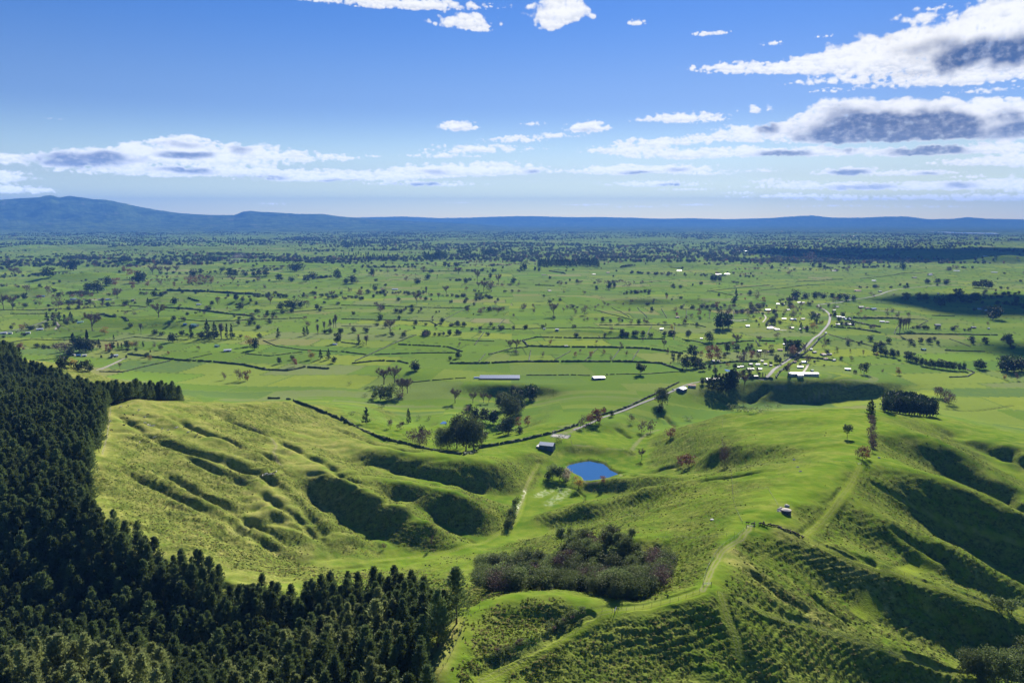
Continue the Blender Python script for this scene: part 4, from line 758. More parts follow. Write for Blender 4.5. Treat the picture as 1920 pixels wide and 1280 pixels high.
# trees read off the photograph: crop x, crop y of the foot, height in crop pixels, width ratio, kind (crops are 3x)
KEY = dict(e='dark', b='bare', m='mauve', r='rust', y='yellow', p='poplar', n='conifer', o='olive', t='shade', s='shrub', x='red', i='pine', g='gum', w='pale', u='bush')
TREES = {
 (0, 380): "e283,420,50,1.5 e415,383,58,1.3 b80,408,38,1.6 e143,545,33,1.1 e705,578,30,1.2 n833,583,42,1 e985,572,38,1.3 e1345,600,35,1.6 e1085,415,42,1 e1125,400,28,1 e1665,385,55,1.7 e1575,440,38,1.3 e1760,430,42,1.6 e1900,430,55,.9 e1165,350,26,1.2 b20,598,70,.8 b72,598,65,.8 m328,592,60,1 p447,595,42,1.6 p507,590,40,1.3 p580,583,40,1.3 b893,645,72,1.5 b520,720,95,1 p793,728,42,1.3 y590,740,44,1.2 b333,725,35,.7 n265,670,45,1.2 n300,670,45,1.2 m315,670,40,1 n335,668,45,1.2 n365,678,42,1.2 n400,665,45,1.2 m378,680,34,1 n1075,765,70,.8 e1135,765,40,1 n1168,765,98,.8 n1208,765,85,.9 p1245,765,75,1.2 n1277,765,80,.55 n1303,765,78,.6 e973,785,50,1.2 n1565,765,55,1.1 n1710,748,45,1.1 n1728,745,48,1 p1788,745,55,.9 p1824,727,55,.8 p1857,710,50,.8 p1877,705,50,.8 p1890,705,68,.8 e1895,790,58,.9 y1405,805,66,1 e1430,825,62,1 n415,830,82,1.2 e445,840,75,1 e480,840,72,1 n495,830,100,.5 e515,838,60,.7 n558,822,48,1 m340,870,70,1.1 e395,860,50,1.2 x610,838,42,.9 e635,825,38,1 n665,822,32,1 n685,822,30,1 e715,820,42,1 y745,820,40,1.2 m770,820,40,1.1 n805,812,28,1.2 m870,815,28,1 y845,892,34,.9 b675,933,32,.8 n640,770,25,.9 e362,935,66,1.3 y400,925,58,1.1 e438,948,52,1.1 o480,952,58,1 o505,952,50,1 e1570,905,35,1 e1645,882,28,1.1 x1655,920,46,.8 y1750,880,60,.8 n1803,880,52,1.1 n1848,880,55,1.1 e1880,900,35,1.1 m1265,995,40,.9 m1350,1000,62,1 r1392,1000,58,.9 e735,700,25,1.3 s820,697,10,1 s858,695,10,1 s880,692,10,1 e955,690,16,1.6 s1003,685,13,1.4 e600,465,45,1.4 r650,465,40,1.4 r745,485,40,1 r830,470,30,1 m900,470,30,1.2 r980,472,25,1 r1060,460,40,1.3 r1100,455,42,1.2 r1150,450,34,1.2 r1190,450,33,1.1 e780,450,58,1.6 b860,405,48,1.1 b895,405,45,1 b940,405,45,1 b990,395,40,1 r700,390,33,1 r730,410,38,1 r765,425,42,1.1 e550,505,56,1.5 e500,500,42,1.3 m450,540,45,1 b660,540,55,1.1 m270,520,45,1.3 m150,510,40,1.4 e325,530,22,1.3 e1330,550,38,1 e1365,555,25,1.2 e1410,560,22,1 e1440,575,20,1 b1520,575,45,.8 m1225,575,42,1.2 e1195,575,22,1.2 e1580,600,40,1.2 e1615,595,45,1.1 e1650,600,58,1 e1690,590,45,1.1 m1725,590,40,1 e1780,600,30,1.2 e1800,612,22,1.2 b1870,540,45,.9 b1310,455,38,.8 e1290,415,45,1.2 e1320,415,35,1.2 e1380,412,28,1.6 e1430,415,28,1.3 e1460,410,30,1.3 e1500,410,34,1.4 e1640,445,33,1.2 e1720,445,38,1.3 m1450,445,35,1 m105,405,32,1.2 e1250,385,24,1.6 n1125,620,14,1.3 e1505,640,34,.9 e1540,635,26,1.4 e1590,625,25,1.3 e1640,620,26,1.3 e870,530,30,1.5 e905,530,26,1.3 m1015,590,18,1.3 e1345,655,18,1.2",
 (640, 380): "e30,455,30,1.5 e60,452,45,1.5 e170,410,40,1.1 e428,458,38,1.3 e488,432,32,1.3 m365,445,32,1 e75,395,25,1.1 m260,395,22,1.2 e240,360,18,1 e190,495,38,.9 m50,510,28,1.2 r100,525,38,1.4 e150,512,25,1.4 e655,360,25,2 m465,390,32,1.2 m530,360,25,1 e605,365,25,1 e580,360,28,1 b660,400,38,1.6 e700,455,32,.9 b765,445,65,.7 b800,500,65,.9 m835,500,62,1 b770,480,35,1 b885,465,65,.7 e840,425,30,1 e968,455,35,1.1 e855,390,22,1 e908,370,15,1 e1030,378,48,1 e1010,378,20,1 e1088,382,22,1 e1112,385,25,1 m705,500,28,1 b425,570,65,.7 b547,545,40,.7 b590,515,50,1 p478,515,40,1 m220,615,50,1.4 e235,600,35,1 e220,660,38,1 b275,730,78,1 e362,602,20,1 e705,605,25,1.3 e745,580,20,1 r783,625,38,1 m881,628,35,1 m865,580,28,1 e882,555,20,1 m1025,605,38,1.3 m1085,620,32,.7 b1195,640,80,.8 m1250,610,20,1 m1317,630,38,.8 m1368,630,52,1 e1175,430,18,1.2 m1235,465,28,.9 e1285,440,15,1 e1325,450,22,1 e570,675,30,1.3 e527,700,22,.8 m512,655,20,1 n98,800,50,1.1 p140,800,50,1.4 s125,800,20,1 s173,855,12,1 e660,875,42,1.1 e612,885,25,1 e415,945,60,1.2 n1150,695,18,1 r1175,795,28,.9 m1437,795,22,1 m1575,820,38,.7 e1580,670,20,1 e1672,683,32,1 m1703,670,25,1 e1748,612,28,1 m1880,615,30,1 x1885,638,22,1.1 m1620,612,22,.9 e1437,490,25,1 e1505,485,40,1 e1535,478,38,.7 e1728,515,18,1.4 e1830,525,18,1.2 m1758,565,25,.9 m1135,865,30,.9 r1317,865,28,1 m1345,845,22,.9 r1405,868,35,.9 r1475,850,25,1 s1465,870,14,1 m1605,858,28,.9 m1515,885,28,.8 b1815,820,50,.8 y1860,715,35,.8 t1685,968,68,1 e420,945,40,1.3 e330,715,12,1 e410,710,14,1.4 m980,850,26,1.5 b950,825,55,1 b985,825,60,1 s990,852,16,2 s960,852,14,2",
 (1280, 380): "e195,705,70,1 e225,712,95,.9 e260,705,78,1 e150,782,55,1.1 e290,570,40,1 t30,770,55,.7 r90,635,40,.8 m15,685,50,1 e185,440,35,1.2 e205,442,30,1.2 e165,440,30,1 e145,320,32,1.5 e35,290,22,1 e275,290,22,1 n300,540,50,1 e375,520,28,1.3 m418,545,45,.9 r455,560,30,1 n600,585,55,.6 e635,540,50,1.2 e690,540,35,1.2 e740,540,38,1.2 e790,540,35,1.3 e840,540,30,1.3 e880,545,35,1.3 e920,550,35,1.3 e960,550,30,1.3 r195,590,35,1 m380,580,25,1 m370,650,38,.8 o500,682,50,1.2 m625,655,40,1.4 o740,672,50,1.3 n665,720,45,.9 y740,722,48,1.1 e700,720,30,1 b300,800,62,1.1 b430,790,40,1 e590,845,70,.9 e645,845,72,1 e620,815,40,1.4 r622,862,60,1 e60,865,62,1.2 r160,885,85,1 r195,880,70,1 e250,840,48,1 e300,830,35,1.2 m340,908,78,1 r385,880,48,1 m425,880,50,1 m460,870,45,1 e500,850,35,1 e20,935,75,1 e62,932,72,1 e115,945,45,1.2 e95,925,50,1.2 e185,952,25,1.2 e700,722,20,1 m705,902,48,1 m595,962,60,.6 e1075,845,45,1 y1090,867,32,.9 e1110,855,42,.9 e1140,860,42,1 e1170,865,42,1 e1188,868,36,.9 o1210,877,42,.7 e1258,885,46,1.1 e1290,893,48,1 e1315,902,42,1 e1345,915,40,.8 o1368,920,42,.8 e1392,925,42,.8 e1415,928,40,.8 e1438,932,42,.8 e1460,935,40,.8 e1484,938,40,.8 e1506,940,42,.8 e1530,942,40,.8 e1554,943,38,.8 e1578,944,40,.8 e1650,930,35,1 e1670,937,50,1 e1695,935,35,1 e1800,942,62,1 e1828,952,85,1 e1865,948,75,1.1 e1905,945,68,1.2 o1020,965,60,1 e972,962,20,1.3 y1215,968,45,1 m1125,955,20,1 y1810,995,30,.8 m1880,997,35,.8 p1220,742,80,.9 p1240,717,55,.9 p1255,714,55,.9 p1270,712,55,.9 e1240,378,45,.8 m925,385,25,1.4 m715,330,50,1.5 m600,410,28,1.1 m480,355,30,1.8 m440,355,25,1.5 e1250,550,40,1.4 e1330,550,40,1.2 e1370,548,34,1.2 e1450,580,55,1.2 e1500,560,45,1.2 e1540,545,55,1.2 e1580,560,45,1.2 e1640,560,48,1.3 e1690,480,40,1.2 e1720,480,36,1.4 e1650,475,30,1.4 e1380,455,25,1.6 e1430,455,25,1.6 e1480,460,30,1.5 e1745,655,66,1.3 e1720,640,50,1.2 m1690,608,25,1.2 e1780,612,30,1.1 e1880,568,35,1 e1825,780,40,.9 e1640,608,18,1.3 m1150,640,26,1 m1210,648,35,1 m1268,650,30,.9 m1025,655,22,1.2 e850,640,26,1.4 e900,640,26,1.2 e880,665,24,1.4 e920,690,24,1.4 e960,690,22,1.4 e520,680,20,1 e530,905,50,.7 m600,720,30,1 s1200,372,16,2 e1015,355,14,1 e1050,355,14,1 e1095,360,14,1 e1130,362,14,1 e1165,368,16,1.3 e770,370,26,1.2 e800,372,22,1.2 e735,365,22,1 e840,340,24,1.5 e800,335,24,1.4 e970,345,14,1.4 m1520,370,18,1 e1495,385,22,1.5 m1540,375,22,1.3 m85,280,18,1.4 e780,290,18,1.2 m860,570,40,1 e820,585,20,.9 e1925,600,35,1.2 e340,975,35,.9 e375,980,25,1 e390,985,22,1 n450,975,20,1 n465,978,16,1 e545,905,35,.8 s990,655,10,1 m800,820,60,.4 m870,835,25,.8 m943,842,20,.8 m1015,860,30,.6",
 (640, 640): "u560,602,125,.85 u600,605,140,.8 o650,600,190,.7 o700,622,225,.7 o745,605,195,.75 o790,575,75,1.1 m440,592,105,1.1 m480,582,88,1 m400,562,70,1.1 o905,385,100,1 o950,445,165,.85 e990,405,110,1 e1060,330,88,1.3 e960,292,45,1.2 e1000,325,62,1.2 e940,522,100,1 e905,510,60,1.1 r1000,482,60,1 r1050,472,55,1 e760,452,80,1 e810,455,78,1 e860,462,78,1.1 e720,395,45,1.2 b640,345,82,1 b740,345,60,1 b800,345,58,.8 b830,345,50,.8 m705,402,45,1.2 b240,240,95,1.3 b300,232,95,1.1 b345,300,100,.9 u220,330,80,1 u280,332,92,1 m330,332,72,1 b372,290,82,1 u185,322,50,1 s130,312,20,1.5 n140,460,85,1.2 n378,460,80,.8 m275,490,48,1.2 m330,497,42,1.2 e450,522,55,.8 s45,245,20,1 t1685,185,70,1 o1805,358,98,1 e1790,402,50,1 m1360,490,70,1 r1400,462,62,1 r1430,460,85,.9 r1455,455,82,.9 e1480,402,35,.9 e1520,422,35,1 m1630,452,45,1 m1690,512,60,1 m1740,512,72,1 r1850,542,68,1 u1190,772,95,.9 u1228,782,90,1 w1262,792,85,.8 w1275,770,60,1 y1335,820,74,1 r1470,795,42,1 e1168,772,42,1.3 s1310,790,28,1 u940,1052,70,.8 u960,1005,75,.8 u983,955,80,.7 u970,1020,60,.8 u950,1030,60,.8 e345,470,24,1 s380,545,40,1 s60,410,20,2 s230,375,22,2 e1000,520,45,1.2 s1215,560,30,1.6 b1690,665,60,.9 s440,440,26,1.2 s490,440,20,1.3",
 (1280, 640): "n1058,420,85,1.3 n1062,445,70,1.2 m1058,480,62,.9 m1066,505,60,.9 m1060,535,62,.9 m1067,560,62,.9 m1060,590,64,.9 m1066,618,62,.9 e1075,600,40,.8 r1012,665,72,.9 m985,652,52,.9 r1035,660,60,.7 t925,547,80,.7 m235,690,128,.65 r35,702,78,1.3 r-10,700,60,1.1 b315,255,92,.5 b345,272,92,.5 m1430,310,50,1.2 m1470,330,52,1.2 m1450,315,50,1.1 m1495,355,62,1 m1510,350,50,1 n145,268,60,1.3 n165,270,75,1.2 n185,272,85,1.2 n205,275,88,1.2 n225,278,90,1.2 n243,278,95,1.2 n258,272,95,1.2 n272,262,98,1.2 n284,252,92,1.2 n295,240,78,1.1 e110,240,40,1 s320,395,30,1.6 s360,400,28,1.6 s400,402,30,1.7 s440,398,28,1.6 s480,385,26,1.5 s280,385,34,1.5 s540,370,20,1.5 s30,445,22,2",
 (640, 920): "g1235,335,145,1 g1285,322,125,1.1 g1510,335,112,1 g1555,335,112,1 g1632,302,95,1.1 m510,305,60,.5 m240,325,35,1 s870,470,10,1",
 (1280, 920): "u1775,665,68,1.1 u1850,690,72,1.1 u1600,1030,120,1 u1660,1050,110,1 u1750,1075,180,.9 u1830,1080,160,1 u1900,1060,160,1 u1870,960,90,1 u1720,985,60,1 u1950,1000,160,1 u1700,1100,100,1",
}
def build_listed():
    n = 0
    for (ox, oy), txt in TREES.items():
        for t in txt.split():
            if '..' in t: continue
            k = KEY[t[0]]; x, y, h, w = [float(q) for q in t[1:].split(',')]
            u, v = ox + x / 3, oy + y / 3; p = G(u, v); d = math.sqrt(p[0] ** 2 + p[1] ** 2 + (CAM_Z - p[2]) ** 2)
            put(k, p[0], p[1], max(h, 8) / 3 / FPX * d * 1.03, w, (u, v)); n += 1
    print('listed trees', n)
random.seed(4)
build_listed()
# ------------------------------------------------------------------ plantation, bush gully, far trees
def in_poly(x, y, poly): return poly_sd(np.asarray(x, float), np.asarray(y, float), poly) < 0
def project(x, y, z):
    dy = y * _cp - (z - CAM_Z) * _sp; up = y * _sp + (z - CAM_Z) * _cp
    return 960 + FPX * x / dy, 640 - FPX * up / dy
def gn_scatter(name, P, scl, rot, vi, sources, label, obj_kind='stuff'):
    """one object: copies of a few plants on a cloud of points"""
    me = bpy.data.meshes.new(name); me.vertices.add(len(P)); me.vertices.foreach_set('co', np.asarray(P, np.float32).ravel())
    a = me.attributes.new('scl', 'FLOAT_VECTOR', 'POINT'); a.data.foreach_set('vector', np.asarray(scl, np.float32).ravel())
    a = me.attributes.new('rot', 'FLOAT', 'POINT'); a.data.foreach_set('value', np.asarray(rot, np.float32))
    a = me.attributes.new('vi', 'INT', 'POINT'); a.data.foreach_set('value', np.asarray(vi, np.int32))
    o = link(name, me, label=label, kind=obj_kind)
    ng = bpy.data.node_groups.new(name, 'GeometryNodeTree'); N = NT(ng)
    ng.interface.new_socket('Geometry', in_out='INPUT', socket_type='NodeSocketGeometry'); ng.interface.new_socket('Geometry', in_out='OUTPUT', socket_type='NodeSocketGeometry')
    gi = N.n('NodeGroupInput'); go = N.n('NodeGroupOutput'); ip = N.n('GeometryNodeInstanceOnPoints'); jn = N.n('GeometryNodeJoinGeometry')
    for s in reversed(sources):
        oi = N.n('GeometryNodeObjectInfo'); oi.transform_space = 'ORIGINAL'; oi.inputs['Object'].default_value = s; oi.inputs['As Instance'].default_value = True; N.l(oi.outputs['Geometry'], jn.inputs[0])
    def na(nm, dt): x = N.n('GeometryNodeInputNamedAttribute', data_type=dt); x.inputs[0].default_value = nm; return x.outputs[0]
    N.l(gi.outputs[0], ip.inputs['Points']); N.l(jn.outputs[0], ip.inputs['Instance']); ip.inputs['Pick Instance'].default_value = True
    N.l(na('vi', 'INT'), ip.inputs['Instance Index']); N.l(na('scl', 'FLOAT_VECTOR'), ip.inputs['Scale'])
    cb = N.n('ShaderNodeCombineXYZ'); N.l(na('rot', 'FLOAT'), cb.inputs[2]); N.l(cb.outputs[0], ip.inputs['Rotation'])
    N.l(ip.outputs[0], go.inputs[0]); md = o.modifiers.new('scatter', 'NODES'); md.node_group = ng
    return o
_pm = {}
def pine_meshes(i):
    if i not in _pm:
        R = rs(900 + i); v, f = pine_crown(R, 170, 11, (.17, .20, .23, .19)[i % 4], (.14, .10, .12, .2)[i % 4], (.55, .7, .45, .8)[i % 4]); tv, tf = trunk(.45, .012, R)
        _pm[i] = (mesh_np('pine_crown', v, f, [ML['pine']]), mesh_np('pine_trunk', tv, tf, [ML['bark']]))
    return _pm[i]
def pine_thing(x, y, h, wr, label, px, share=False, i=None):
    c, t = pine_meshes(random.randrange(4) if i is None else i)
    o = bpy.data.objects.new('pine_tree', None); COL.objects.link(o); o.empty_display_size = 1
    o.location = (x, y, hz(x, y)); o.scale = (h * wr, h * wr, h); o.rotation_euler = (0, 0, random.random() * 6.28)
    o['category'] = 'pine'; o['group'] = 'pines of the hillside plantation'; o['_px'] = px; o['_share'] = 1 if share else 0
    link('crown', c, o); link('trunk', t, o); LABELS.setdefault(label, []).append(o); return o
def build_plantation():
    R = rs(5); S_ = 6.3; xs = np.arange(-1000, 0, S_); ys = np.arange(120, 1220, S_)
    X, Y = np.meshgrid(xs, ys); X = X.ravel() + R.normal(size=X.size) * 1.6; Y = Y.ravel() + R.normal(size=Y.size) * 1.6
    m = in_poly(X, Y, PLANT) & (fbm(X / 26, Y / 26, 2, 201) > -.36); X, Y = X[m], Y[m]
    Z = height(X, Y); H = (19.5 + 3.0 * fbm(X / 60, Y / 60, 2, 202) + R.normal(size=len(X)) * 2.8) * (1 - .12 * (R.random(len(X)) < .2))
    u, v = project(X, Y, Z + H); u2, v2 = project(X, Y, Z + H * .5); D = np.sqrt(X ** 2 + Y ** 2 + (CAM_Z - Z) ** 2)
    keep = (u > -260) & (v < 1500) & (Y > 60); X, Y, Z, H, u, v, D = (q[keep] for q in (X, Y, Z, H, u, v, D))
    seen = (u > 5) & (u < 900) & (v < 1275)
    edge = -poly_sd(X, Y, PLANT)
    order = np.argsort(np.where(seen, D, 1e9))[:286]
    ind = np.zeros(len(X), bool); ind[order] = True
    for i in order:
        if edge[i] < 8 and X[i] > -120: lab = 'dark green pine on the plantation edge above the fenced knoll'
        elif v[i] > 1190 and u[i] < 300: lab = 'pine in the near corner clump at the plantation front, ' + ('outer' if u[i] < 100 else 'middle' if u[i] < 200 else 'inner') + ' side'
        elif v[i] > 1130: lab = 'dark pine on the near plantation slope, ' + ('deep in the gully' if u[i] < 400 else 'near the gully side' if u[i] < 550 else 'mid slope' if u[i] < 700 else 'close to the knoll side')
        else: lab = 'dark pine inside the plantation gully below the grassy hill'
        o = pine_thing(X[i], Y[i], H[i] * (1.08 if u[i] < 300 and v[i] > 1190 else 1), .95 + .4 * random.random(), lab, float(u[i]), share=False)
        if (u[i] < 300 and v[i] > 1185) or (v[i] > 1100 and 400 < u[i] < 760 and random.random() < .35):  # paler needles paint in sun on corner crowns, partly lens ghost on mid slope
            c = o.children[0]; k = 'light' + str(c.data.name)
            if k not in _pm: me2 = c.data.copy(); me2.materials[0] = ML['sunlitpine']; _pm[k] = me2
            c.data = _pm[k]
    # three single-mesh pines at the far end of the plantation lend their shape to the rest
    src = [put('pine', x, y, 20, 1.0, (u0, 720), label=l, group='pines of the hillside plantation') for x, y, u0, l in ((-381, 893, 311, 'pine at the right end of the block behind the hill crest'), (-384, 884, 308, 'pine second from the right end of the block behind the crest'), (-390, 896, 300, 'pine third from the right end of the block behind the crest'))]
    for i, s in enumerate(src): s.data = pool('pine', 0, i)
    q = ~ind; n = q.sum(); P = np.stack([X[q], Y[q], Z[q]], 1); w = 1.02 + .3 * R.random(n); h = H[q]
    gn_scatter('pine_plantation', P, np.stack([h * w, h * w, h], 1), R.random(n) * 6.28, R.integers(0, 3, n), src, 'dense dark pine plantation covering the left hillside')
    print('plantation', len(X), 'individual', ind.sum())
BUSHPOLY = [W2(1262,1075,80), W2(1240,1112,90), W2(1170,1150,96), W2(1050,1128,94), W2(930,1135,92), W2(905,1095,62), W2(900,1065,36), W2(960,1058,40), W2(1040,1062,54), W2(1080,1022,60), W2(1180,1022,80), W2(1250,1050,84)]
def build_bush():
    R = rs(8); n = 0; pts = []
    xs = [p[0] for p in BUSHPOLY]; ys = [p[1] for p in BUSHPOLY]
    for k in range(9000):
        x = R.uniform(min(xs), max(xs)); y = R.uniform(min(ys), max(ys))
        if not in_poly([x], [y], BUSHPOLY)[0] or any((x - a) ** 2 + (y - b) ** 2 < 38 for a, b in pts): continue
        pts.append((x, y))
    for x, y in pts:
        z = hz(x, y); u, v = project(x, y, z); k = R.choice(['bush', 'bush', 'bush', 'olive', 'dark', 'mauve'], p=[.24, .20, .14, .24, .10, .08])
        h = R.uniform(7.5, 14); nm = {'bush': 'grey green', 'olive': 'olive green', 'dark': 'dark green', 'mauve': 'brown'}[k]
        sp = 'left end' if u < 960 else 'left middle' if u < 1020 else 'middle' if u < 1110 else 'right middle' if u < 1180 else 'right end'
        edge = 'upper' if v < 1085 else 'lower'
        put(k, x, y, h, 1.15, (u, v), label=f'{nm} native tree at the {edge} {sp} of the bush gully', group='native trees filling the bush gully'); n += 1
    print('bush', n)
def build_far_trees():
    """woodlots, hedgerow trees and single trees thinning out to the far hills"""
    R = rs(12); P = []; K = []; H = []
    def add(x, y, k, h): P.append((x, y)); K.append(k); H.append(h)
    for c in range(470):                                    # clusters
        r = 1900 * math.exp(R.random() * 2.35); a = math.radians(R.uniform(-36, 36)); cx, cy = r * math.sin(a), r * math.cos(a)
        dens = 1.0 if cx < 0 else .62
        if R.random() > dens * (.45 + .55 * min(1, r / 6000)): continue
        n = int(R.integers(2, 9) * (1 + r / 4500)); L = R.uniform(18, 75) * (1 + r / 3500); an = R.normal() * .25 + (R.random() < .3) * .9; W_ = L * R.uniform(.03, .25); n = int(n * 1.5)
        kd = R.choice(4, p=[.52, .30, .15, .03])
        for j in range(n):
            s, t = R.normal() * L, R.normal() * W_
            add(cx + s * math.cos(an) - t * math.sin(an), cy + s * math.sin(an) + t * math.cos(an), kd if R.random() < .8 else R.choice(4, p=[.45, .35, .17, .03]), R.uniform(6, 15))
    for c in range(250):                                    # single paddock trees
        r = 1700 * math.exp(R.random() * 1.9); a = math.radians(R.uniform(-36, 36)); add(r * math.sin(a), r * math.cos(a), R.choice(4, p=[.44, .34, .19, .03]), R.uniform(5, 14))
    for c in range(2200):                                   # far belts
        r = 5200 * math.exp(R.random() * 1.2); a = math.radians(R.uniform(-36, 36)); cx, cy = r * math.sin(a), r * math.cos(a); n = int(R.integers(4, 13)); L = R.uniform(60, 260)
        if fbm(np.array([cx / 2500]), np.array([cy / 3000]), 2, 63)[0] < -.08 - .1 * (r / 12000): continue
        for j in range(n): add(cx + R.normal() * L, cy + R.normal() * L * .22, R.choice(4, p=[.8, .1, .06, .04]), R.uniform(10, 22))
    P = np.array(P); K = np.array(K); H = np.array(H); Z = height(P[:, 0], P[:, 1]); u, v = project(P[:, 0], P[:, 1], Z); d = np.hypot(P[:, 0], P[:, 1])
    for k, kind in enumerate(('dark', 'mauve', 'olive', 'rust')):
        q = np.nonzero((K == k))[0]; q = q[np.argsort(-H[q] / d[q])]
        top = [i for i in q if 3 < u[i] < 1917][: (20, 50, 30, 30)[k]]
        for i in top: put(kind, P[i, 0], P[i, 1], H[i], R.uniform(1.0, 1.5), (float(u[i]), float(v[i])))
        rest = np.setdiff1d(q, top); src = [put(kind, *W2(uu, vv, 0), 11, 1.2, (uu, vv)) for uu, vv in (((905,470),(1150,520),(1420,500)), ((560,520),(820,520),(1180,540)), ((660,560),(1020,560),(1330,470)), ((350,480),(700,520),(1250,560)))[k]]
        for i, s in enumerate(src): s.data = pool(kind, 1, i)
        n = len(rest); w = R.uniform(1.1, 1.9, n); h = H[rest]
        gn_scatter(('evergreen', 'bare', 'leafy', 'autumn')[k] + '_far_woods', np.stack([P[rest, 0], P[rest, 1], Z[rest]], 1), np.stack([h * w, h * w, h], 1), R.random(n) * 6.28, R.integers(0, 3, n), src,
                   ('dark evergreen', 'brown leafless', 'olive green', 'rust coloured')[k] + ' trees and woodlots thinning out across the far plain')
    print('far trees', len(P))
def build_blocks():
    """plantation blocks and shelter blocks on the plain, tree by tree"""
    R = rs(21)
    def block(u0, u1, v0, v1, n, hpx, name, kind='conifer'):
        for i in range(n):
            t = i / max(n - 1, 1); u = u0 + (u1 - u0) * t; v = v0 + (v1 - v0) * R.random() ; x, y, z = G(u, v); d = math.hypot(x, y)
            put(kind, x, y, hpx * R.uniform(.85, 1.1) / FPX * d, 1.15, (u, v), label=f'dark tree packed in {name}', group=f'dark trees of {name}')
    block(1010, 1122, 496, 501, 46, 13, 'the long plantation block on the plain'); block(796, 824, 484, 488, 12, 13, 'the left shelter block'); block(818, 836, 480, 484, 8, 12, 'the left shelter block')
    block(858, 882, 474, 477, 9, 9, 'the middle shelter block'); block(876, 902, 481, 483, 9, 7, 'the middle shelter block'); block(904, 930, 476, 480, 12, 11, 'the right shelter block'); block(930, 960, 476, 478, 9, 6, 'the right shelter block')
    block(640, 700, 478, 486, 14, 7, 'the far left shelter belts'); block(690, 745, 480, 488, 14, 8, 'the far left shelter belts'); block(640, 660, 458, 464, 8, 9, 'the far left shelter belts'); block(660, 740, 452, 458, 22, 6, 'the far left shelter belts'); block(400, 470, 450, 458, 16, 7, 'the distant left belt')
    # big clipped hedge block by the hilltop
    for i in range(34):
        t = i / 33; u = 1660 + 88 * (i % 17) / 16; v = 764 + (8 if i >= 17 else 0) + 9 * (i % 17) / 16; x, y, z = G(u, v); d = math.hypot(x, y)
        put('dark', x, y, (26 + 7 * math.sin(math.pi * min(1, (u - 1650) / 90))) / FPX * d, .85, (u, v), label='dark dense tree packed in the clipped hedge block', group='dark trees of the clipped hedge block')
def build_village_trees():
    R = rs(44)
    for (u0, u1, v0, v1, n) in ((1390, 1545, 560, 612, 34), (1330, 1500, 640, 705, 46), (1495, 1590, 650, 690, 12), (1555, 1620, 585, 620, 14), (1250, 1320, 655, 690, 16), (0, 200, 560, 575, 14), (150, 330, 655, 672, 12), (560, 680, 540, 560, 12)):
        for i in range(n):
            u, v = R.uniform(u0, u1), R.uniform(v0, v1); k = R.choice(['dark', 'mauve', 'olive', 'rust', 'yellow', 'shrub'], p=[.3, .24, .18, .08, .05, .15])
            p = G(u, v); d = math.hypot(p[0], p[1]); put(k, p[0], p[1], R.uniform(4, 11), R.uniform(.9, 1.4), (u, v))
build_village_trees(); build_plantation(); build_bush(); build_blocks(); build_far_trees()
# the single pine on a bare trunk at the plantation corner
x, y, z = G(856, 1168); pine_thing(x, y, 25.5, 1.35, 'lone tall pine on a bare trunk at the plantation corner', 856, i=1)
# ------------------------------------------------------------------ hedges, fences, water, road, buildings, stock
M_ = dict(hedge=mat('hedge_leaves', (.060, .085, .030), .85, .35, .6), post=mat('weathered_post', (.20, .17, .13), .9, .2, 3), wire=mat('fence_wire', (.30, .30, .29), .5, .1, 3, metal=.6, spec=.5), gatem=mat('galvanised_steel', (.62, .62, .58), .4, .1, 3, metal=.3, spec=.5),
 white=mat('white_roof', (.85, .85, .83), .42, .06, .4, spec=.6, metal=.1), pale=mat('pale_steel', (.66, .69, .72), .42, .08, .4, spec=.5, metal=.3), blue=mat('blue_steel', (.10, .24, .50), .4, .08, .4, spec=.5), grey=mat('grey_roof', (.23, .24, .26), .5, .1, .4, spec=.4), red=mat('terracotta_roof', (.42, .17, .10), .7, .12, .6),
 teal=mat('teal_steel', (.10, .32, .30), .4, .08, .4, spec=.5), green=mat('green_roof', (.22, .42, .33), .4, .08, .4, spec=.5), dark=mat('dark_cladding', (.07, .08, .095), .6, .15, .5), wall=mat('weatherboard', (.55, .52, .46), .7, .1, .5), brick=mat('brick_wall', (.33, .22, .17), .8, .15, .8), bluewall=mat('navy_cladding', (.07, .11, .19), .5, .12, .5),
 glass=mat('window_glass', (.05, .07, .09), .1, .05, 1, spec=.8), concrete=mat('concrete', (.38, .36, .32), .85, .15, .6), tankw=mat('dark_tank_wall', (.055, .06, .07), .6, .2, .8), asphalt=mat('road_surface', (.20, .195, .19), .85, .12, .15, spec=.1), gravel=mat('gravel', (.36, .33, .27), .9, .15, .3), rock=mat('pale_rock', (.52, .47, .40), .85, .25, .8),
 cowb=mat('black_hide', (.018, .016, .015), .7, .2, 3), coww=mat('white_hide', (.62, .58, .50), .8, .1, 3), cowt=mat('tan_hide', (.40, .27, .14), .8, .1, 3), paint=mat('white_paint', (.80, .80, .78), .3, .03, 1, spec=.5), rubber=mat('tyre_rubber', (.02, .02, .02), .8, .1, 3))
def box(x0, x1, y0, y1, z0, z1):
    V = np.array([(x, y, z) for z in (z0, z1) for y in (y0, y1) for x in (x0, x1)], float); F = np.array([(0, 2, 3, 1), (4, 5, 7, 6), (0, 1, 5, 4), (2, 6, 7, 3), (0, 4, 6, 2), (1, 3, 7, 5)]); return V, F
def joinm(parts):
    V = []; F = []; o = 0
    for v, f in parts: V.append(v); F.append(np.asarray(f) + o); o += len(v)
    return np.concatenate(V), np.concatenate(F)
def empty(name, loc, rz=0, label=None, cat=None, group=None, px=None):
    o = bpy.data.objects.new(name, None); COL.objects.link(o); o.location = loc; o.rotation_euler = (0, 0, rz); o.empty_display_size = 1
    if cat: o['category'] = cat
    if group: o['group'] = group
    if label:
        if px is not None: o['_px'] = px; LABELS.setdefault(label, []).append(o)
        else: o['label'] = label
    return o
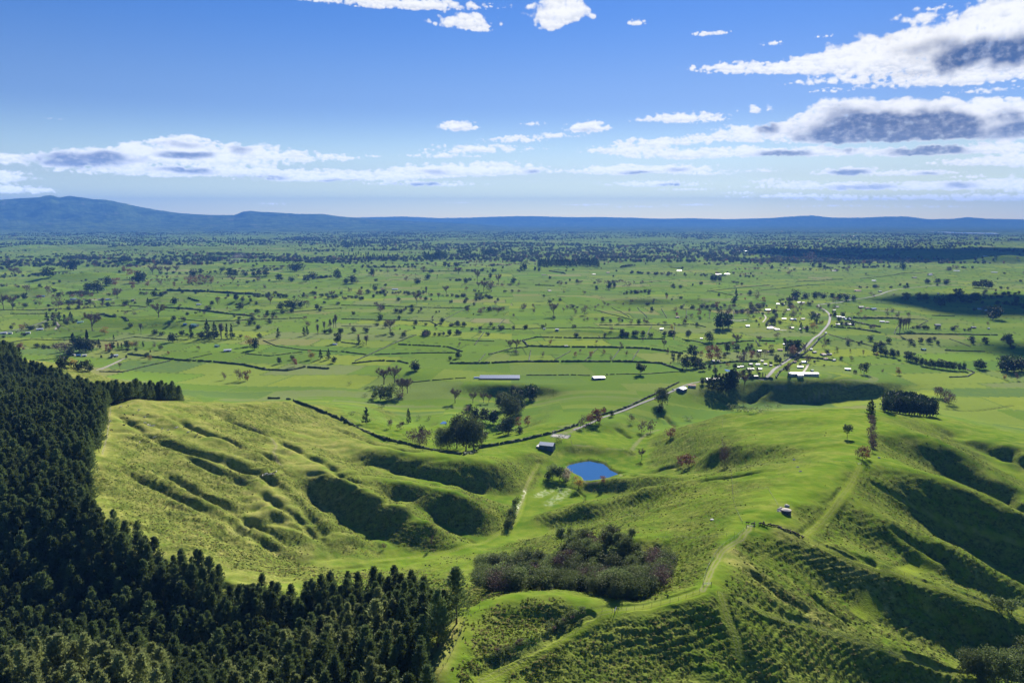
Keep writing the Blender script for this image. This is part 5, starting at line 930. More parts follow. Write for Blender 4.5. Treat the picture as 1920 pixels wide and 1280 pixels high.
# hedges: lists of points in 3x crop pixels, (height m, width m)
HEDGES = {
 (0, 380): [(2,2.5,'0,602 200,605 330,600 560,590 700,575'),(2,2.5,'700,575 830,588 740,610 680,612'),(2,3,'60,625 250,625 350,622'),(4,6,'930,592 1060,598 1200,615 1420,640'),(2,2.5,'1000,652 1140,668 1300,665 1500,655 1700,650'),(1.5,2,'1110,768 1360,770'),(3,4,'720,852 860,868 1000,885 1200,895 1370,912'),(2,2.5,'560,950 690,952 800,925 960,888'),(1.5,2,'1050,882 1190,850'),
   (1.5,2,'1380,850 1520,862 1700,840'),(3,4.5,'1370,912 1500,940 1620,945 1720,925 1850,935'),(1.5,2,'0,800 180,770 400,772 660,778'),(1.5,2,'640,778 755,755 1000,775'),(1.5,2.5,'1480,775 1560,808 1700,828 1900,838'),(7,9,'940,495 1100,500 1260,508 1460,518'),(4,5,'1060,535 1120,555'),(3,5,'800,490 900,495'),(2,3,'1480,630 1600,620 1830,600 1920,595'),(1.5,2,'850,765 940,770 1060,770'),(3,4,'90,730 190,710 240,680'),(4,6,'520,635 640,645 720,665')],
 (640, 380): [(2,2.5,'0,577 160,580 400,588 700,595'),(2,2.5,'0,655 150,658 330,662 500,668 540,690'),(2,2.5,'80,890 300,790 420,745'),(2,2.5,'0,785 100,798'),(2.5,3,'320,798 480,805 600,812 680,838'),(2,2.5,'0,838 140,855'),(2,2.5,'190,855 480,845 640,845'),(1.6,2,'530,690 640,625 760,560'),(2.5,3,'60,905 200,890 330,893 375,905'),(3.2,4,'610,905 780,905 1000,895 1300,895 1600,895 1800,905 1920,945'),
   (2.5,3,'1020,775 1100,757 1300,762 1600,765 1820,768'),(3.2,4,'1020,775 1050,808 1200,812 1500,815 1700,820 1850,838 1920,850'),(1.5,2,'1065,830 1055,890'),(1.5,2,'1290,835 1200,885'),(1.5,2,'1440,822 1370,888'),(1.5,2,'1565,825 1520,888'),(1.5,2,'1675,825 1635,888'),(2,3,'1450,688 1600,690 1750,688 1920,690'),(1.6,2.5,'1420,605 1520,630 1640,660'),(1.6,2.5,'1520,590 1620,645'),(1.6,2.5,'1665,592 1720,648'),(1.6,2.5,'1800,597 1830,648'),
   (1.6,2.5,'750,712 1000,710 1200,705 1400,702 1590,715'),(1.5,2,'660,770 760,778 860,780'),(1.5,2,'805,725 750,800'),(2,3,'830,855 960,820 1050,812'),(1.5,2,'770,895 810,850'),(1.5,2,'1545,757 1600,730'),(1.5,2,'1710,762 1745,695'),(1.5,2,'1870,768 1875,700'),(2,3,'350,385 600,385 750,390'),(3,5,'1090,465 1200,468'),(1.5,2,'0,695 180,697'),(3,4,'1850,365 1920,368'),(5,8,'1170,385 1260,400'),(1.6,2,'920,655 870,705'),(1.4,2.5,'1040,970 1200,970 1290,968 1400,972'),(1.2,2,'1480,968 1680,965 1900,950'),(1.2,1.5,'400,1010 560,995 700,985'),(1.5,2,'1580,470 1700,452 1900,430')],
 (1280, 380): [(1.6,2,'0,600 160,603 280,607 420,608 560,612'),(1.5,2,'20,605 20,650'),(1.5,2,'155,605 150,650'),(1.5,2,'285,610 285,655'),(2,3,'0,682 80,688 130,700'),(2,2.5,'0,770 60,778 140,800'),(2.5,3,'190,795 300,785 400,778'),(2,2.5,'410,778 430,808'),(2.5,3,'430,778 520,780'),(2,3,'140,498 300,480 490,465'),(2,3,'160,497 280,522'),(2,3,'430,495 620,475 800,458'),(2,3,'1000,428 1200,405 1370,390'),(2,3,'640,445 900,430'),(4,6,'940,665 1110,700'),(4,5,'930,650 1215,652'),(3,4,'850,700 960,708 1110,732'),
   (1.8,2.5,'820,740 900,765 980,785 1060,805'),(2.5,3,'1200,740 1400,740 1770,745'),(2,2.5,'1475,832 1700,838'),(1.8,3,'1440,880 1540,915 1640,955 1600,978 1500,982'),(1.6,2,'1280,705 1380,665 1360,658 1260,655'),(1.5,2,'1500,765 1620,810'),(3,4,'525,985 580,930 650,872 720,820 800,745'),(2.5,3,'560,900 640,850 700,790'),(3,4,'150,910 300,895 420,895'),(2.5,3,'340,985 430,988 510,990'),(3,5,'600,870 740,875 860,890'),(2,3,'1400,635 1530,640'),(1.5,2,'1190,740 1215,690'),(1.5,2,'0,835 90,842')],
 (640, 640): [(3,3.5,'0,430 90,490 200,535 330,572 450,600 560,625 690,640 760,605 870,585 1000,560 1180,520 1330,470'),(2.4,2.6,'1380,440 1520,400 1620,365 1700,325 1780,290 1900,230')],
 (0, 640): [(2.6,3,'1505,322 1575,322'),(2.4,3,'1612,326 1632,328'),(3,3.5,'1650,335 1750,370 1860,415 1925,445')],
}
def hedge_mesh(L, h, w, R):
    L = linear(np.array(L), max(3.0, w * 1.1)) if h < 3 or w > 4 else catmull(np.array(L), max(3.0, w * 1.1)); L = L + R.normal(size=L.shape) * .25; n = len(L); d = np.gradient(L, axis=0); d = d / (np.linalg.norm(d, axis=1)[:, None] + 1e-9); nrm = np.stack([-d[:, 1], d[:, 0]], 1)
    prof = [(-.5, -.3), (-.52, .45), (-.36, .9), (0, 1.02), (.36, .9), (.52, .45), (.5, -.3)]; V = []
    zc = height(L[:, 0], L[:, 1]); k = len(prof)
    for j, (a, b) in enumerate(prof):
        jw = 1 + .28 * R.normal(size=n); jh = 1 + .26 * R.normal(size=n)
        x = L[:, 0] + nrm[:, 0] * a * w * jw; y = L[:, 1] + nrm[:, 1] * a * w * jw; V.append(np.stack([x, y, zc + (b * h * jh if b > 0 else b * 3)], 1))
    V = np.stack(V, 1).reshape(-1, 3); F = []
    for i in range(n - 1):
        if R.random() < .035 and n > 12: continue
        for j in range(k): F.append((i * k + j, i * k + (j + 1) % k, (i + 1) * k + (j + 1) % k, (i + 1) * k + j))
    F += [(0, 1, 2, 3), (0, 3, 4, 6), (6, 4, 5, 6)][:2]; b = (n - 1) * k; F += [(b + 3, b + 2, b + 1, b), (b + 6, b + 4, b + 3, b)]
    return V, np.array(F)
def build_hedges():
    R = rs(31); c = 0
    for (ox, oy), hs in HEDGES.items():
        for h, w, t in hs:
            uv = [(ox + float(q.split(',')[0]) / 3, oy + float(q.split(',')[1]) / 3) for q in t.split()]
            V, F = hedge_mesh([G(*p)[:2] for p in uv], h * .88, w * .85, R); base = V.mean(0) * [1, 1, 0] + [0, 0, V[:, 2].min()]
            mu = sum(p[0] for p in uv) / len(uv); mv = sum(p[1] for p in uv) / len(uv); ln = abs(uv[-1][0] - uv[0][0])
            ori = 'running across' if ln > 2.2 * abs(uv[-1][1] - uv[0][1]) else 'running away'
            lab = ('long ' if ln > 150 else 'short ' if ln < 45 else '') + ('tall ' if h > 2.9 else '') + f'dark hedge {ori} ' + place_phrase(mu, mv)
            o = link('hedge', mesh_np('hedge', V - base, F, [M_['hedge']]), loc=tuple(base), cat='hedge', group='hedges between the paddocks'); o['_px'] = mu; LABELS.setdefault(lab, []).append(o); c += 1
    print('hedges', c)
# fences
FENCES = [('post and wire fence along the knoll crest in front of the bush gully', [(880,1141),(960,1139),(1040,1140),(1100,1143),(1148,1146)], 4.5, 1.35), ('post and wire fence beside the grass lane above the bush gully', [(1158,1146),(1220,1134),(1270,1124),(1312,1108)], 4.5, 1.35),
 ('post and wire fence left of the wheel tracks', [(1318,1092),(1332,1055),(1350,1028),(1385,1003),(1399,990)], 5, 1.3), ('fence down the plantation edge beside yellow grass', [(878,1152),(862,1190),(840,1238),(812,1284)], 4.5, 1.35), ('faint fence crossing the slope left of the upper gate', [(1200,1006),(1260,1008),(1340,1007),(1392,1000)], 5, 1.2),
 ('fence running down the field left of the upper gate', [(1368,880),(1373,915),(1378,950),(1392,980)], 5, 1.3), ('fence from the water tank up to the paddock corner', [(1440,917),(1450,934),(1459,949)], 5, 1.3), ('fence across the field above the water tank', [(1375,925),(1405,915),(1440,917)], 4.5, 1.3), ('long fence across the ridge field to the hilltop treeline', [(1368,880),(1430,872),(1500,868),(1560,866),(1606,868)], 6, 1.3),
 ('fence along the front right spur', [(1345,1112),(1390,1132),(1430,1155),(1513,1176),(1597,1199),(1680,1229),(1747,1256)], 5, 1.3), ('fence along the middle right spur', [(1515,1012),(1560,1033),(1597,1050),(1680,1070),(1780,1104),(1847,1130),(1918,1158)], 6, 1.3), ('fence up the crest beside the pines on the left hill', [(192,850),(200,820),(206,790),(208,762)], 5, 1.3),
 ('fence following the cattle line by the upper gate', [(1412,986),(1430,984),(1455,988),(1480,995),(1505,1006)], 4, 1.3), ('fence beside the barn running to the pond track', [(1070,815),(1071,826),(1073,836)], 3, 1.2), ('fence on the near bank of the pond', [(1100,922),(1150,913),(1200,906),(1280,898)], 4, 1.2), ('fence crossing the hill above the valley pond', [(1130,972),(1190,968),(1240,965)], 5, 1.2),
 ('fence at the foot of the treeline going over the hill', [(1615,870),(1680,880),(1750,892),(1820,915)], 6, 1.2), ('fence from the orchard wall to the left farm', [(1355,788),(1354,820),(1357,842)], 6, 1.2)]
def build_fences():
    for lab, uv, sp, h in FENCES:
        L = np.array([G(*p)[:2] for p in uv]); L = linear(catmull(L, 4), .5); s = np.concatenate([[0], np.cumsum(np.hypot(*np.diff(L, axis=0).T))]); n = min(95, max(2, int(s[-1] / sp))); t = np.linspace(0, s[-1], n + 1)
        X = np.interp(t, s, L[:, 0]); Y = np.interp(t, s, L[:, 1]); Z = height(X, Y) + .1
        root = empty('fence', (X[0], Y[0], Z[0]), label=lab, cat='fence')
        v, f = tube([[0, 0, -.5], [0, 0, h]], [.075, .07], 5); pm = mesh_np('post', v, f, [M_['post']])
        for i in range(n + 1): link('post', pm, root, loc=(X[i] - X[0], Y[i] - Y[0], Z[i] - Z[0]), scale=(1, 1, random.uniform(.9, 1.1)))
        ws = []
        for q in (.3, .6, .85, .98): ws.append(tube(np.stack([X - X[0], Y - Y[0], Z - Z[0] + q * h], 1), [.012] * (n + 1), 3))
        v, f = joinm(ws); link('wire', mesh_np('wire', v, f, [M_['wire']]), root)
def gate(u, v, rz, lab, w=3.8):
    x, y, z = G(u, v); g = empty('farm_gate', (x, y, z), rz, lab, 'gate')
    for s in (-1, 1): a, f = tube([[s * (w / 2 + .15), 0, -.5], [s * (w / 2 + .15), 0, 1.5]], [.13, .12], 7); link('gate_post', mesh_np('gate_post', a, f, [M_['post']]), g)
    p = [tube([[-w / 2, 0, q], [w / 2, 0, q]], [.035, .035], 5) for q in (.25, .5, .75, 1.0, 1.2)] + [tube([[s * w / 2, 0, .25], [s * w / 2, 0, 1.2]], [.035, .035], 5) for s in (-1, 0, 1)] + [tube([[-w / 2, 0, .25], [0, 0, 1.2]], [.03, .03], 5)]
    a, f = joinm(p); gr = link('gate_rails', mesh_np('gate_rails', a, f, [M_['gatem']]), g); a, f = box(w / 2 - .1, w / 2 + .12, -.1, -.03, .95, 1.05); link('latch', mesh_np('latch', a, f, [M_['dark']]), gr)
def ribbon(name, uv, w, m, zo, kind='structure', step=8, label=None):
    L = catmull(np.array([G(*p)[:2] for p in uv]), step); d = np.gradient(L, axis=0); d /= np.linalg.norm(d, axis=1)[:, None]; nr = np.stack([-d[:, 1], d[:, 0]], 1); V = []
    for a in (-.5, -.18, .18, .5):
        q = L + nr * a * w; z = np.maximum(height(q[:, 0], q[:, 1]), height(L[:, 0], L[:, 1])); V.append(np.stack([q[:, 0], q[:, 1], z + zo + (.0 if abs(a) > .4 else .06)], 1))
    n = len(L); V = np.stack(V, 1).reshape(-1, 3); F = [(i * 4 + j, i * 4 + j + 1, (i + 1) * 4 + j + 1, (i + 1) * 4 + j) for i in range(n - 1) for j in range(3)]
    F = np.array(F)[:, ::-1]; return link(name, mesh_np(name, V, F, [m], smooth=True), kind=kind, label=label)
def build_water_road():
    # pond
    P = np.array(POND); P = np.concatenate([P, P[:1]]); P = catmull(P, 2.0)[:-1]; c = P.mean(0); P = c + (P - c) * 1.03; n = len(P)
    V = np.concatenate([[[*c, POND_Z]], np.column_stack([P, np.full(n, POND_Z)])]); F = np.array([(0, i + 1, (i + 1) % n + 1) for i in range(n)])
    m = bpy.data.materials.new('pond_water'); m.use_nodes = True; pb = m.node_tree.nodes['Principled BSDF']; pb.inputs['Base Color'].default_value = (.03, .11, .27, 1); pb.inputs['Roughness'].default_value = .06; pb.inputs['IOR'].default_value = 1.33; pb.inputs['Specular IOR Level'].default_value = .9
    N = NT(m.node_tree); tc = N.n('ShaderNodeNewGeometry'); nz = N.n('ShaderNodeTexNoise'); nz.inputs['Scale'].default_value = .7; nz.inputs['Detail'].default_value = 5; N.l(tc.outputs['Position'], nz.inputs['Vector']); b = N.n('ShaderNodeBump'); b.inputs['Distance'].default_value = .05; b.inputs['Strength'].default_value = .35; N.l(nz.outputs[0], b.inputs['Height']); N.l(b.outputs[0], pb.inputs['Normal'])
    link('pond_water', mesh_np('pond_water', V, F, [m], smooth=True), kind='structure')
    # far lake and a few ponds
    for k, (u, v, rw, rh) in enumerate([(1825, 438.5, 52, 1.3), (1770, 436, 30, .6), (1365, 695, 6, 1.4), (832, 793, 6, 2)]):
        x, y, z = G(u, v); x2 = G(u + rw, v)[0]; y2 = G(u, v - rh)[1]; a = np.linspace(0, 6.283, 40)[:-1]; jr = 1 + .18 * np.sin(a * 3 + k) + .08 * np.sin(a * 7)
        V = [(x, y, z + (12 if k < 2 else .5))] + [(x + (x2 - x) * math.cos(t) * j, y + (y2 - y) * math.sin(t) * j, z + (12 if k < 2 else .5)) for t, j in zip(a, jr)]
        n = len(a); link('lake_water' if k < 2 else 'small_pond_water', mesh_np('water', V, [(0, i + 1, (i + 1) % n + 1) for i in range(n)], [m]), kind='structure')
    ribbon('road', [(1433,712),(1445,700),(1455,690),(1473,678),(1493,664),(1523,637),(1546,617),(1554,606),(1556,592),(1549,583),(1536,575),(1534,572),(1545,570),(1573,567),(1613,560),(1647,553),(1680,543),(1747,536),(1790,534)], 6.2, M_['asphalt'], .35)
    ribbon('farm_lane', [(1075,806),(1110,792),(1150,776),(1200,757),(1250,738),(1292,720),(1340,712),(1400,709),(1433,712)], 4.2, M_['asphalt'], .25)
    ribbon('stock_race', [(181,694),(200,687),(222,677),(236,671)], 4, M_['gravel'], .25); ribbon('farm_track', [(190,693),(215,682),(228,676)], 2, M_['gravel'], .25)
    ribbon('driveway', [(1433,590),(1436,596),(1430,604)], 4, M_['gravel'], .3); ribbon('driveway', [(1505,700),(1512,690),(1516,682)], 4, M_['gravel'], .3); ribbon('driveway', [(1640,582),(1670,584),(1695,586)], 5, M_['gravel'], .3)
    ribbon('driveway', [(1440,608),(1460,618),(1475,619)], 8, M_['gravel'], .3); ribbon('driveway', [(1465,502),(1480,502),(1496,501)], 9, M_['gravel'], .4); ribbon('yard', [(1360,598),(1380,601),(1400,600)], 8, M_['gravel'], .3)
    ribbon('farm_track', [(106,604),(110,612),(104,618)], 5, M_['gravel'], .3); ribbon('road', [(-20,625),(10,622),(45,615),(80,604),(100,596)], 6, M_['asphalt'], .3); ribbon('yard', [(170,562),(190,563),(215,562)], 14, M_['gravel'], .3)
def house(u, v, wm, dm, h, roof, wall, lab, rz=None, flat=False, group='houses and sheds of the village and farms', name='house', cat='house', lean=False):
    x, y, z = G(u, v); rz = random.uniform(-.5, .5) if rz is None else rz; near = math.hypot(x, y) < 2600
    o = empty(name, (x, y, z), rz, lab, cat, group, px=u); a, b = wm / 2, dm / 2; rh = h + dm * (.06 if flat else .15); e = .45
    v_, f_ = box(-a, a, -b, b, -1.5, h); link('wall', mesh_np('wall', v_, f_, [wall]), o)
    if not flat:
        G_ = np.array([(-a, -b, h), (-a, b, h), (-a, 0, rh - .1), (a, -b, h), (a, b, h), (a, 0, rh - .1)]); link('gable', mesh_np('gable', G_, [(0, 1, 2, 2), (3, 5, 4, 4)], [wall]) if False else mesh_np('gable', G_, np.array([(0, 2, 1), (3, 4, 5)]), [wall]), o)
    R_ = []; t = .12
    for s in (-1, 1):
        q = np.array([(-a - e, s * (b + e), h - e * .25), (a + e, s * (b + e), h - e * .25), (a + e, 0, rh), (-a - e, 0, rh)]); q = np.concatenate([q, q + [0, 0, t]]); R_.append((q, np.array([(0, 1, 2, 3), (7, 6, 5, 4), (0, 4, 5, 1), (1, 5, 6, 2), (2, 6, 7, 3), (3, 7, 4, 0)])))
    vv, ff = joinm(R_); rf = link('roof', mesh_np('roof', vv, ff, [roof]), o)
    if near and cat == 'house': q, f = box(a * .3, a * .3 + .8, b * .3, b * .3 + .8, h, rh + .7); link('chimney', mesh_np('chimney', q, f, [M_['brick']]), rf)
    if near:
        if cat == 'house':
            n = max(2, int(wm / 4))
            for i in range(n):
                cx = -a + wm * (i + .5) / n; q, f = box(cx - .7, cx + .7, -b - .04, -b + .02, 1.0, 2.1); link('window' if i else 'door', mesh_np('window', q if i else box(cx - .5, cx + .5, -b - .04, -b + .02, .05, 2.1)[0], f, [M_['glass']]), o)
        else:
            q, f = box(-a * .35, a * .35, -b - .05, -b + .02, .05, h * .8); link('door', mesh_np('door', q, f, [M_['dark'] if wall is not M_['dark'] else M_['pale']]), o)
    return o
RC = dict(w='white', p='pale', b='blue', g='grey', r='red', t='teal', n='green'); RN = dict(w='white', p='pale grey', b='blue', g='dark grey', r='red brown', t='teal', n='light green')
HOUSES = {  # crop x, y of the foot, width in crop pixels, roof colour, s shed or h house
 (1240, 540, 6): "1020,226,40,w,s 1195,254,84,w,s 1365,186,50,w,h 1312,186,50,b,h 1425,252,58,w,h 1590,170,60,w,h 1550,168,44,p,h 1745,304,84,w,s 1112,344,34,w,h 1380,354,70,w,h 1480,358,90,p,h 1590,354,60,w,h 970,434,58,w,s 1220,460,90,w,h 1296,474,76,p,h 1470,455,60,g,h 1560,470,44,p,h 1628,456,80,w,h 1390,642,60,w,h 1335,704,80,w,h 1410,692,50,p,h 1100,716,74,w,h 1205,722,50,w,h 1002,866,60,w,h 1082,870,62,p,h 1170,866,52,g,h 1000,922,112,w,h 1060,1004,70,w,h 1112,920,50,p,h 902,894,54,b,h 865,900,40,b,h 1850,515,26,w,s 1685,700,34,w,s 1722,730,60,w,h 1812,752,70,w,h 1885,754,70,w,h 1500,840,52,w,h 1604,842,84,p,h 1560,900,92,w,s 1694,940,36,t,s 345,1108,130,w,h 452,576,40,w,h 582,830,44,p,h 12,466,28,w,s 180,336,60,r,s 1135,830,44,g,h 1230,880,44,g,h 640,830,36,g,h 1850,804,50,w,h",
 (1540, 540, 5.053): "345,32,84,r,s 556,38,40,w,s 1105,56,18,w,s 375,186,64,w,s 432,196,54,w,s 492,204,76,b,s 150,184,44,g,h 122,216,36,g,h 165,278,60,b,h 205,284,40,w,h 245,300,80,b,h 272,350,110,g,h 210,346,50,g,h 155,350,50,w,h 575,324,60,b,h 624,328,40,g,h 1100,358,66,g,s 1440,380,54,g,s 1584,390,20,w,s 968,590,54,t,s 250,780,76,t,s 1500,204,50,w,h 24,640,60,w,h 80,634,50,r,h 40,680,44,w,h 118,690,40,p,h 1560,216,40,w,h",
 (0, 540, 6): "826,760,50,w,s 886,768,60,b,s 952,768,62,w,s 1290,772,100,p,s 1258,782,44,w,s 450,474,90,p,s 318,512,60,p,s 44,516,80,p,s 116,516,56,p,s 905,392,90,n,h 462,100,100,b,s 832,132,120,p,s 948,130,40,w,h 1128,136,60,w,h 1220,136,80,p,s 1800,90,70,b,h 1500,140,50,g,h",
 (0, 380, 3): "1222,810,38,n,s 1280,836,58,p,s 1885,800,36,p,h 1095,692,60,n,s 1042,686,26,b,h 1265,345,16,w,s 555,184,22,w,s 1120,575,36,p,h 1640,585,24,w,h",
 (640, 380, 3): "1142,714,20,n,s 1214,718,30,w,s 1264,812,28,w,s 1800,716,26,w,s 302,490,50,p,s 232,490,30,w,s 1140,408,40,g,h 1420,405,30,w,h 1500,395,30,w,h 1900,385,40,w,h 1170,498,28,g,h",
 (1280, 380, 3): "1540,386,50,p,s 1500,378,36,g,h 1392,402,50,g,h 1390,408,40,p,h 1752,394,50,p,h 1302,424,40,g,h 1075,442,30,b,s 985,498,50,r,s 312,272,30,w,h 352,274,26,p,h 1262,310,30,w,h 1700,302,30,w,h 250,404,40,w,s 200,406,60,w,s 850,385,60,g,h 300,165,20,w,s 555,160,26,w,s 595,140,46,w,s 965,188,30,w,s 905,182,20,w,s",
}
def build_buildings():
    W_ = dict(w='wall', p='wall', b='bluewall', g='brick', r='wall', t='dark', n='wall')
    for (ox, oy, s), txt in HOUSES.items():
        for t in txt.split():
            cx, cy, wp, rc, k = t.split(','); u, v = ox + float(cx) / s, oy + float(cy) / s; x, y, z = G(u, v); wm = float(wp) / s / FPX * math.hypot(x, y); wm = min(max(wm, 7), 45)
            rc = rc if (rc != 'w' or random.random() < (.5 if k == 's' else .16)) else random.choice('pggr'); wm *= .64; cat = 'house' if k == 'h' else 'shed'; sz = 'large' if wm > 22 else 'small' if wm < 12 else 'low'
            house(u, v, wm, min(wm * .7, 11), 2.8 if k == 'h' else 3.4, M_[RC[rc]], M_[W_[rc]], f'{sz} {RN[rc]} roofed {cat} ' + place_phrase(u, v), name=cat if cat == 'house' else 'farm_shed', cat=cat)
    # long poultry shed with two ridges
    x, y, z = G(937, 711); o = empty('long_shed', (x, y, z), .0, 'long low farm shed with two pale roof ridges and dark sides', 'shed')
    for j, dy in enumerate((0, 13)):
        v_, f_ = box(-35, 35, dy - 5, dy + 5, -1.5, 2.8); link('wall', mesh_np('wall', v_, f_, [M_['dark']]), o)
        R_ = []
        for s in (-1, 1):
            q = np.array([(-35.6, dy + s * 5.8, 2.7), (35.6, dy + s * 5.8, 2.7), (35.6, dy, 5.2), (-35.6, dy, 5.2)]); q = np.concatenate([q, q + [0, 0, .15]]); R_.append((q, np.array([(0, 1, 2, 3), (7, 6, 5, 4), (0, 4, 5, 1), (1, 5, 6, 2), (2, 6, 7, 3), (3, 7, 4, 0)])))
        v_, f_ = joinm(R_); link('roof', mesh_np('roof', v_, f_, [M_['pale']]), o)
        g = np.array([(-35, dy - 5, 2.8), (-35, dy + 5, 2.8), (-35, dy, 5.1), (35, dy - 5, 2.8), (35, dy + 5, 2.8), (35, dy, 5.1)]); link('gable', mesh_np('gable', g, np.array([(0, 2, 1), (3, 4, 5)]), [M_['white']]), o)
    v_, f_ = joinm([tube([[a, -6.2, 0], [a, -6.2, 2.6]], [.12, .12], 5) for a in np.linspace(-34, 34, 18)]); link('veranda_posts', mesh_np('posts', v_, f_, [M_['post']]), o)
    # pale tunnel house beside it
    x, y, z = G(898, 709); o = empty('tunnel_house', (x, y, z), .1, 'pale blue rounded tunnel house left of the long farm shed', 'tunnel house')
    V = [(a, 3.2 * math.cos(t), 3.0 * math.sin(t)) for a in np.linspace(-9, 9, 10) for t in np.linspace(0, math.pi, 9)]; F = [(i * 9 + j, i * 9 + j + 1, (i + 1) * 9 + j + 1, (i + 1) * 9 + j) for i in range(9) for j in range(8)]
    link('cover', mesh_np('cover', V, F, [M_['white']]), o); e = [(a, 3.2 * math.cos(t), 3.0 * math.sin(t)) for a in (-9, 9) for t in np.linspace(0, math.pi, 9)]
    link('end_panel', mesh_np('end_panel', e, np.array([(b, b + i, b + i + 1) for b in (0, 9) for i in range(1, 8)]), [M_['pale']]), o)
    house(1122, 711, 20, 15, 4.2, M_['white'], M_['bluewall'], 'small white flat roofed field shed with blue walls', rz=.25, flat=True, group='farm sheds', name='field_shed', cat='shed')
    # barn by the stock yard
    x, y, z = G(1026, 840); o = empty('barn', (x, y, z), -.32, 'dark blue barn with grey roof by the stock yard above the pond', 'barn')
    a, b, h = 8.5, 6, 5.0; v_, f_ = box(-a, a, -b, b, -3, h); link('wall', mesh_np('wall', v_, f_, [M_['bluewall']]), o); R_ = []
    for s, zt in ((-1, 7.4), (1, 7.4)):
        q = np.array([(-a - .4, s * (b + .5), h - .15), (a + .4, s * (b + .5), h - .15), (a + .4, 0, zt), (-a - .4, 0, zt)]); q = np.concatenate([q, q + [0, 0, .15]]); R_.append((q, np.array([(0, 1, 2, 3), (7, 6, 5, 4), (0, 4, 5, 1), (1, 5, 6, 2), (2, 6, 7, 3), (3, 7, 4, 0)])))
    v_, f_ = joinm(R_); link('roof', mesh_np('roof', v_, f_, [M_['pale']]), o); g = np.array([(-a, -b, h), (-a, b, h), (-a, 0, 7.3), (a, -b, h), (a, b, h), (a, 0, 7.3)]); link('gable', mesh_np('gable', g, np.array([(0, 2, 1), (3, 4, 5)]), [M_['bluewall']]), o)
    v_, f_ = box(-2, 2, -b - .06, -b + .02, -.5, 3.6); dr = link('door', mesh_np('door', v_, f_, [M_['dark']]), o); v_, f_ = box(1.4, 1.6, -b - .16, -b - .06, 1.2, 1.7); link('door_handle', mesh_np('door_handle', v_, f_, [M_['gatem']]), dr); v_, f_ = box(-a - 4, -a - .02, -b + 1, b - 1, -3, 2.6); link('lean_to', mesh_np('lean_to', v_, f_, [M_['grey']]), o)
    # stock yard: concrete pad, rails
    x, y, z = G(1050, 818); pad = empty('stock_yard', (x, y, z + .15), -.32, 'pale railed stock yard behind the blue barn', 'stock yard'); v_, f_ = box(-11, 12, -7, 8, -2.5, .12); link('slab', mesh_np('slab', v_, f_, [M_['concrete']]), pad)
    for i, (p, q) in enumerate([((-11, -7), (12, -7)), ((12, -7), (12, 8)), ((12, 8), (-11, 8)), ((-11, 8), (-11, -7)), ((0, -7), (0, 8)), ((6, -7), (6, 8)), ((0, 1), (12, 1))]):
        n = max(2, int(math.dist(p, q) / 2.5)); T = [tube([[p[0] + (q[0] - p[0]) * k / n, p[1] + (q[1] - p[1]) * k / n, 0], [p[0] + (q[0] - p[0]) * k / n, p[1] + (q[1] - p[1]) * k / n, 1.8]], [.1, .1], 5) for k in range(n + 1)] + [tube([[*p, e], [*q, e]], [.06, .06], 4) for e in (.4, .8, 1.2, 1.6)]
        v_, f_ = joinm(T); link('rail', mesh_np('rail', v_, f_, [M_['gatem']]), pad)
    # blue roofed cottage shed, dark house by the tree row, long white school building
    house(1278, 732, 15, 12, 3.6, M_['blue'], M_['bluewall'], 'blue roofed shed below the white villa', rz=.9, group='farm sheds', name='farm_shed', cat='shed'); house(1337, 714, 24, 12, 3.6, M_['grey'], M_['brick'], 'large dark brown house beside the dark tree row', rz=.05)
    house(1506, 703, 50, 10, 3.4, M_['white'], M_['wall'], 'long white low building at the village edge above the scarp', rz=-.02); house(1500, 706, 9, 8, 3.2, M_['white'], M_['wall'], 'small porch wing joined to the long white building', rz=-.02)
    # water tank with pale lid, boulders
    x, y, z = G(1474, 962); o = empty('water_tank', (x, y, z), 0, 'dark round water tank with a pale domed lid on the ridge', 'water tank')
    v_, f_ = tube([[0, 0, -.8], [0, 0, 2.4]], [3.0, 3.0], 28); link('tank_wall', mesh_np('tank_wall', v_, f_, [M_['tankw']]), o); V = [(0, 0, 3.2)]; F = []
    for k in range(1, 5):
        for j in range(28): t = j * 2 * math.pi / 28; V.append((3.08 * k / 4 * math.cos(t), 3.08 * k / 4 * math.sin(t), 3.2 - .8 * (k / 4) ** 2))
    F = [(0, 1 + j, 1 + (j + 1) % 28, 1 + (j + 1) % 28) for j in range(28)]; Fq = [(1 + 28 * k + j, 29 + 28 * k + j, 29 + 28 * k + (j + 1) % 28, 1 + 28 * k + (j + 1) % 28) for k in range(3) for j in range(28)]
    me = bpy.data.meshes.new('lid'); me.from_pydata(V, [], [f[:3] for f in F] + Fq); me.materials.append(M_['rock']); link('lid', me, o); v_, f_ = tube([[3.1, .4, -.5], [3.1, .4, 2.2], [2.5, .4, 2.6]], [.06, .06, .06], 5); link('pipe', mesh_np('pipe', v_, f_, [M_['gatem']]), o)
    R = rs(3)
    for i, (du, dv, s) in enumerate([(-13, -2, 1.5), (-10, -5, 1.2), (-15, 1, 1.1), (-9, 0, 1.3), (-12, 2, .9), (1, -9, 1.9)]):
        x, y, z = G(1474 + du, 958 + dv); a = unit(R.normal(size=(60, 3))); hull = bpy.data.meshes.new('boulder'); import bmesh
        bm = bmesh.new(); [bm.verts.new(q * [1, .8, .6] * (.8 + .3 * R.random())) for q in a]; bmesh.ops.convex_hull(bm, input=bm.verts); 
        for q in [q for q in bm.verts if not q.link_faces]: bm.verts.remove(q)
        bm.to_mesh(hull); bm.free(); hull.materials.append(M_['rock']); b_ = link('boulder', hull, loc=(x, y, z + s * .25), cat='boulder', group='pale boulders by the water tank', scale=s); b_['_px'] = 1474 + du; LABELS.setdefault('pale boulder lying beside the dark water tank', []).append(b_)
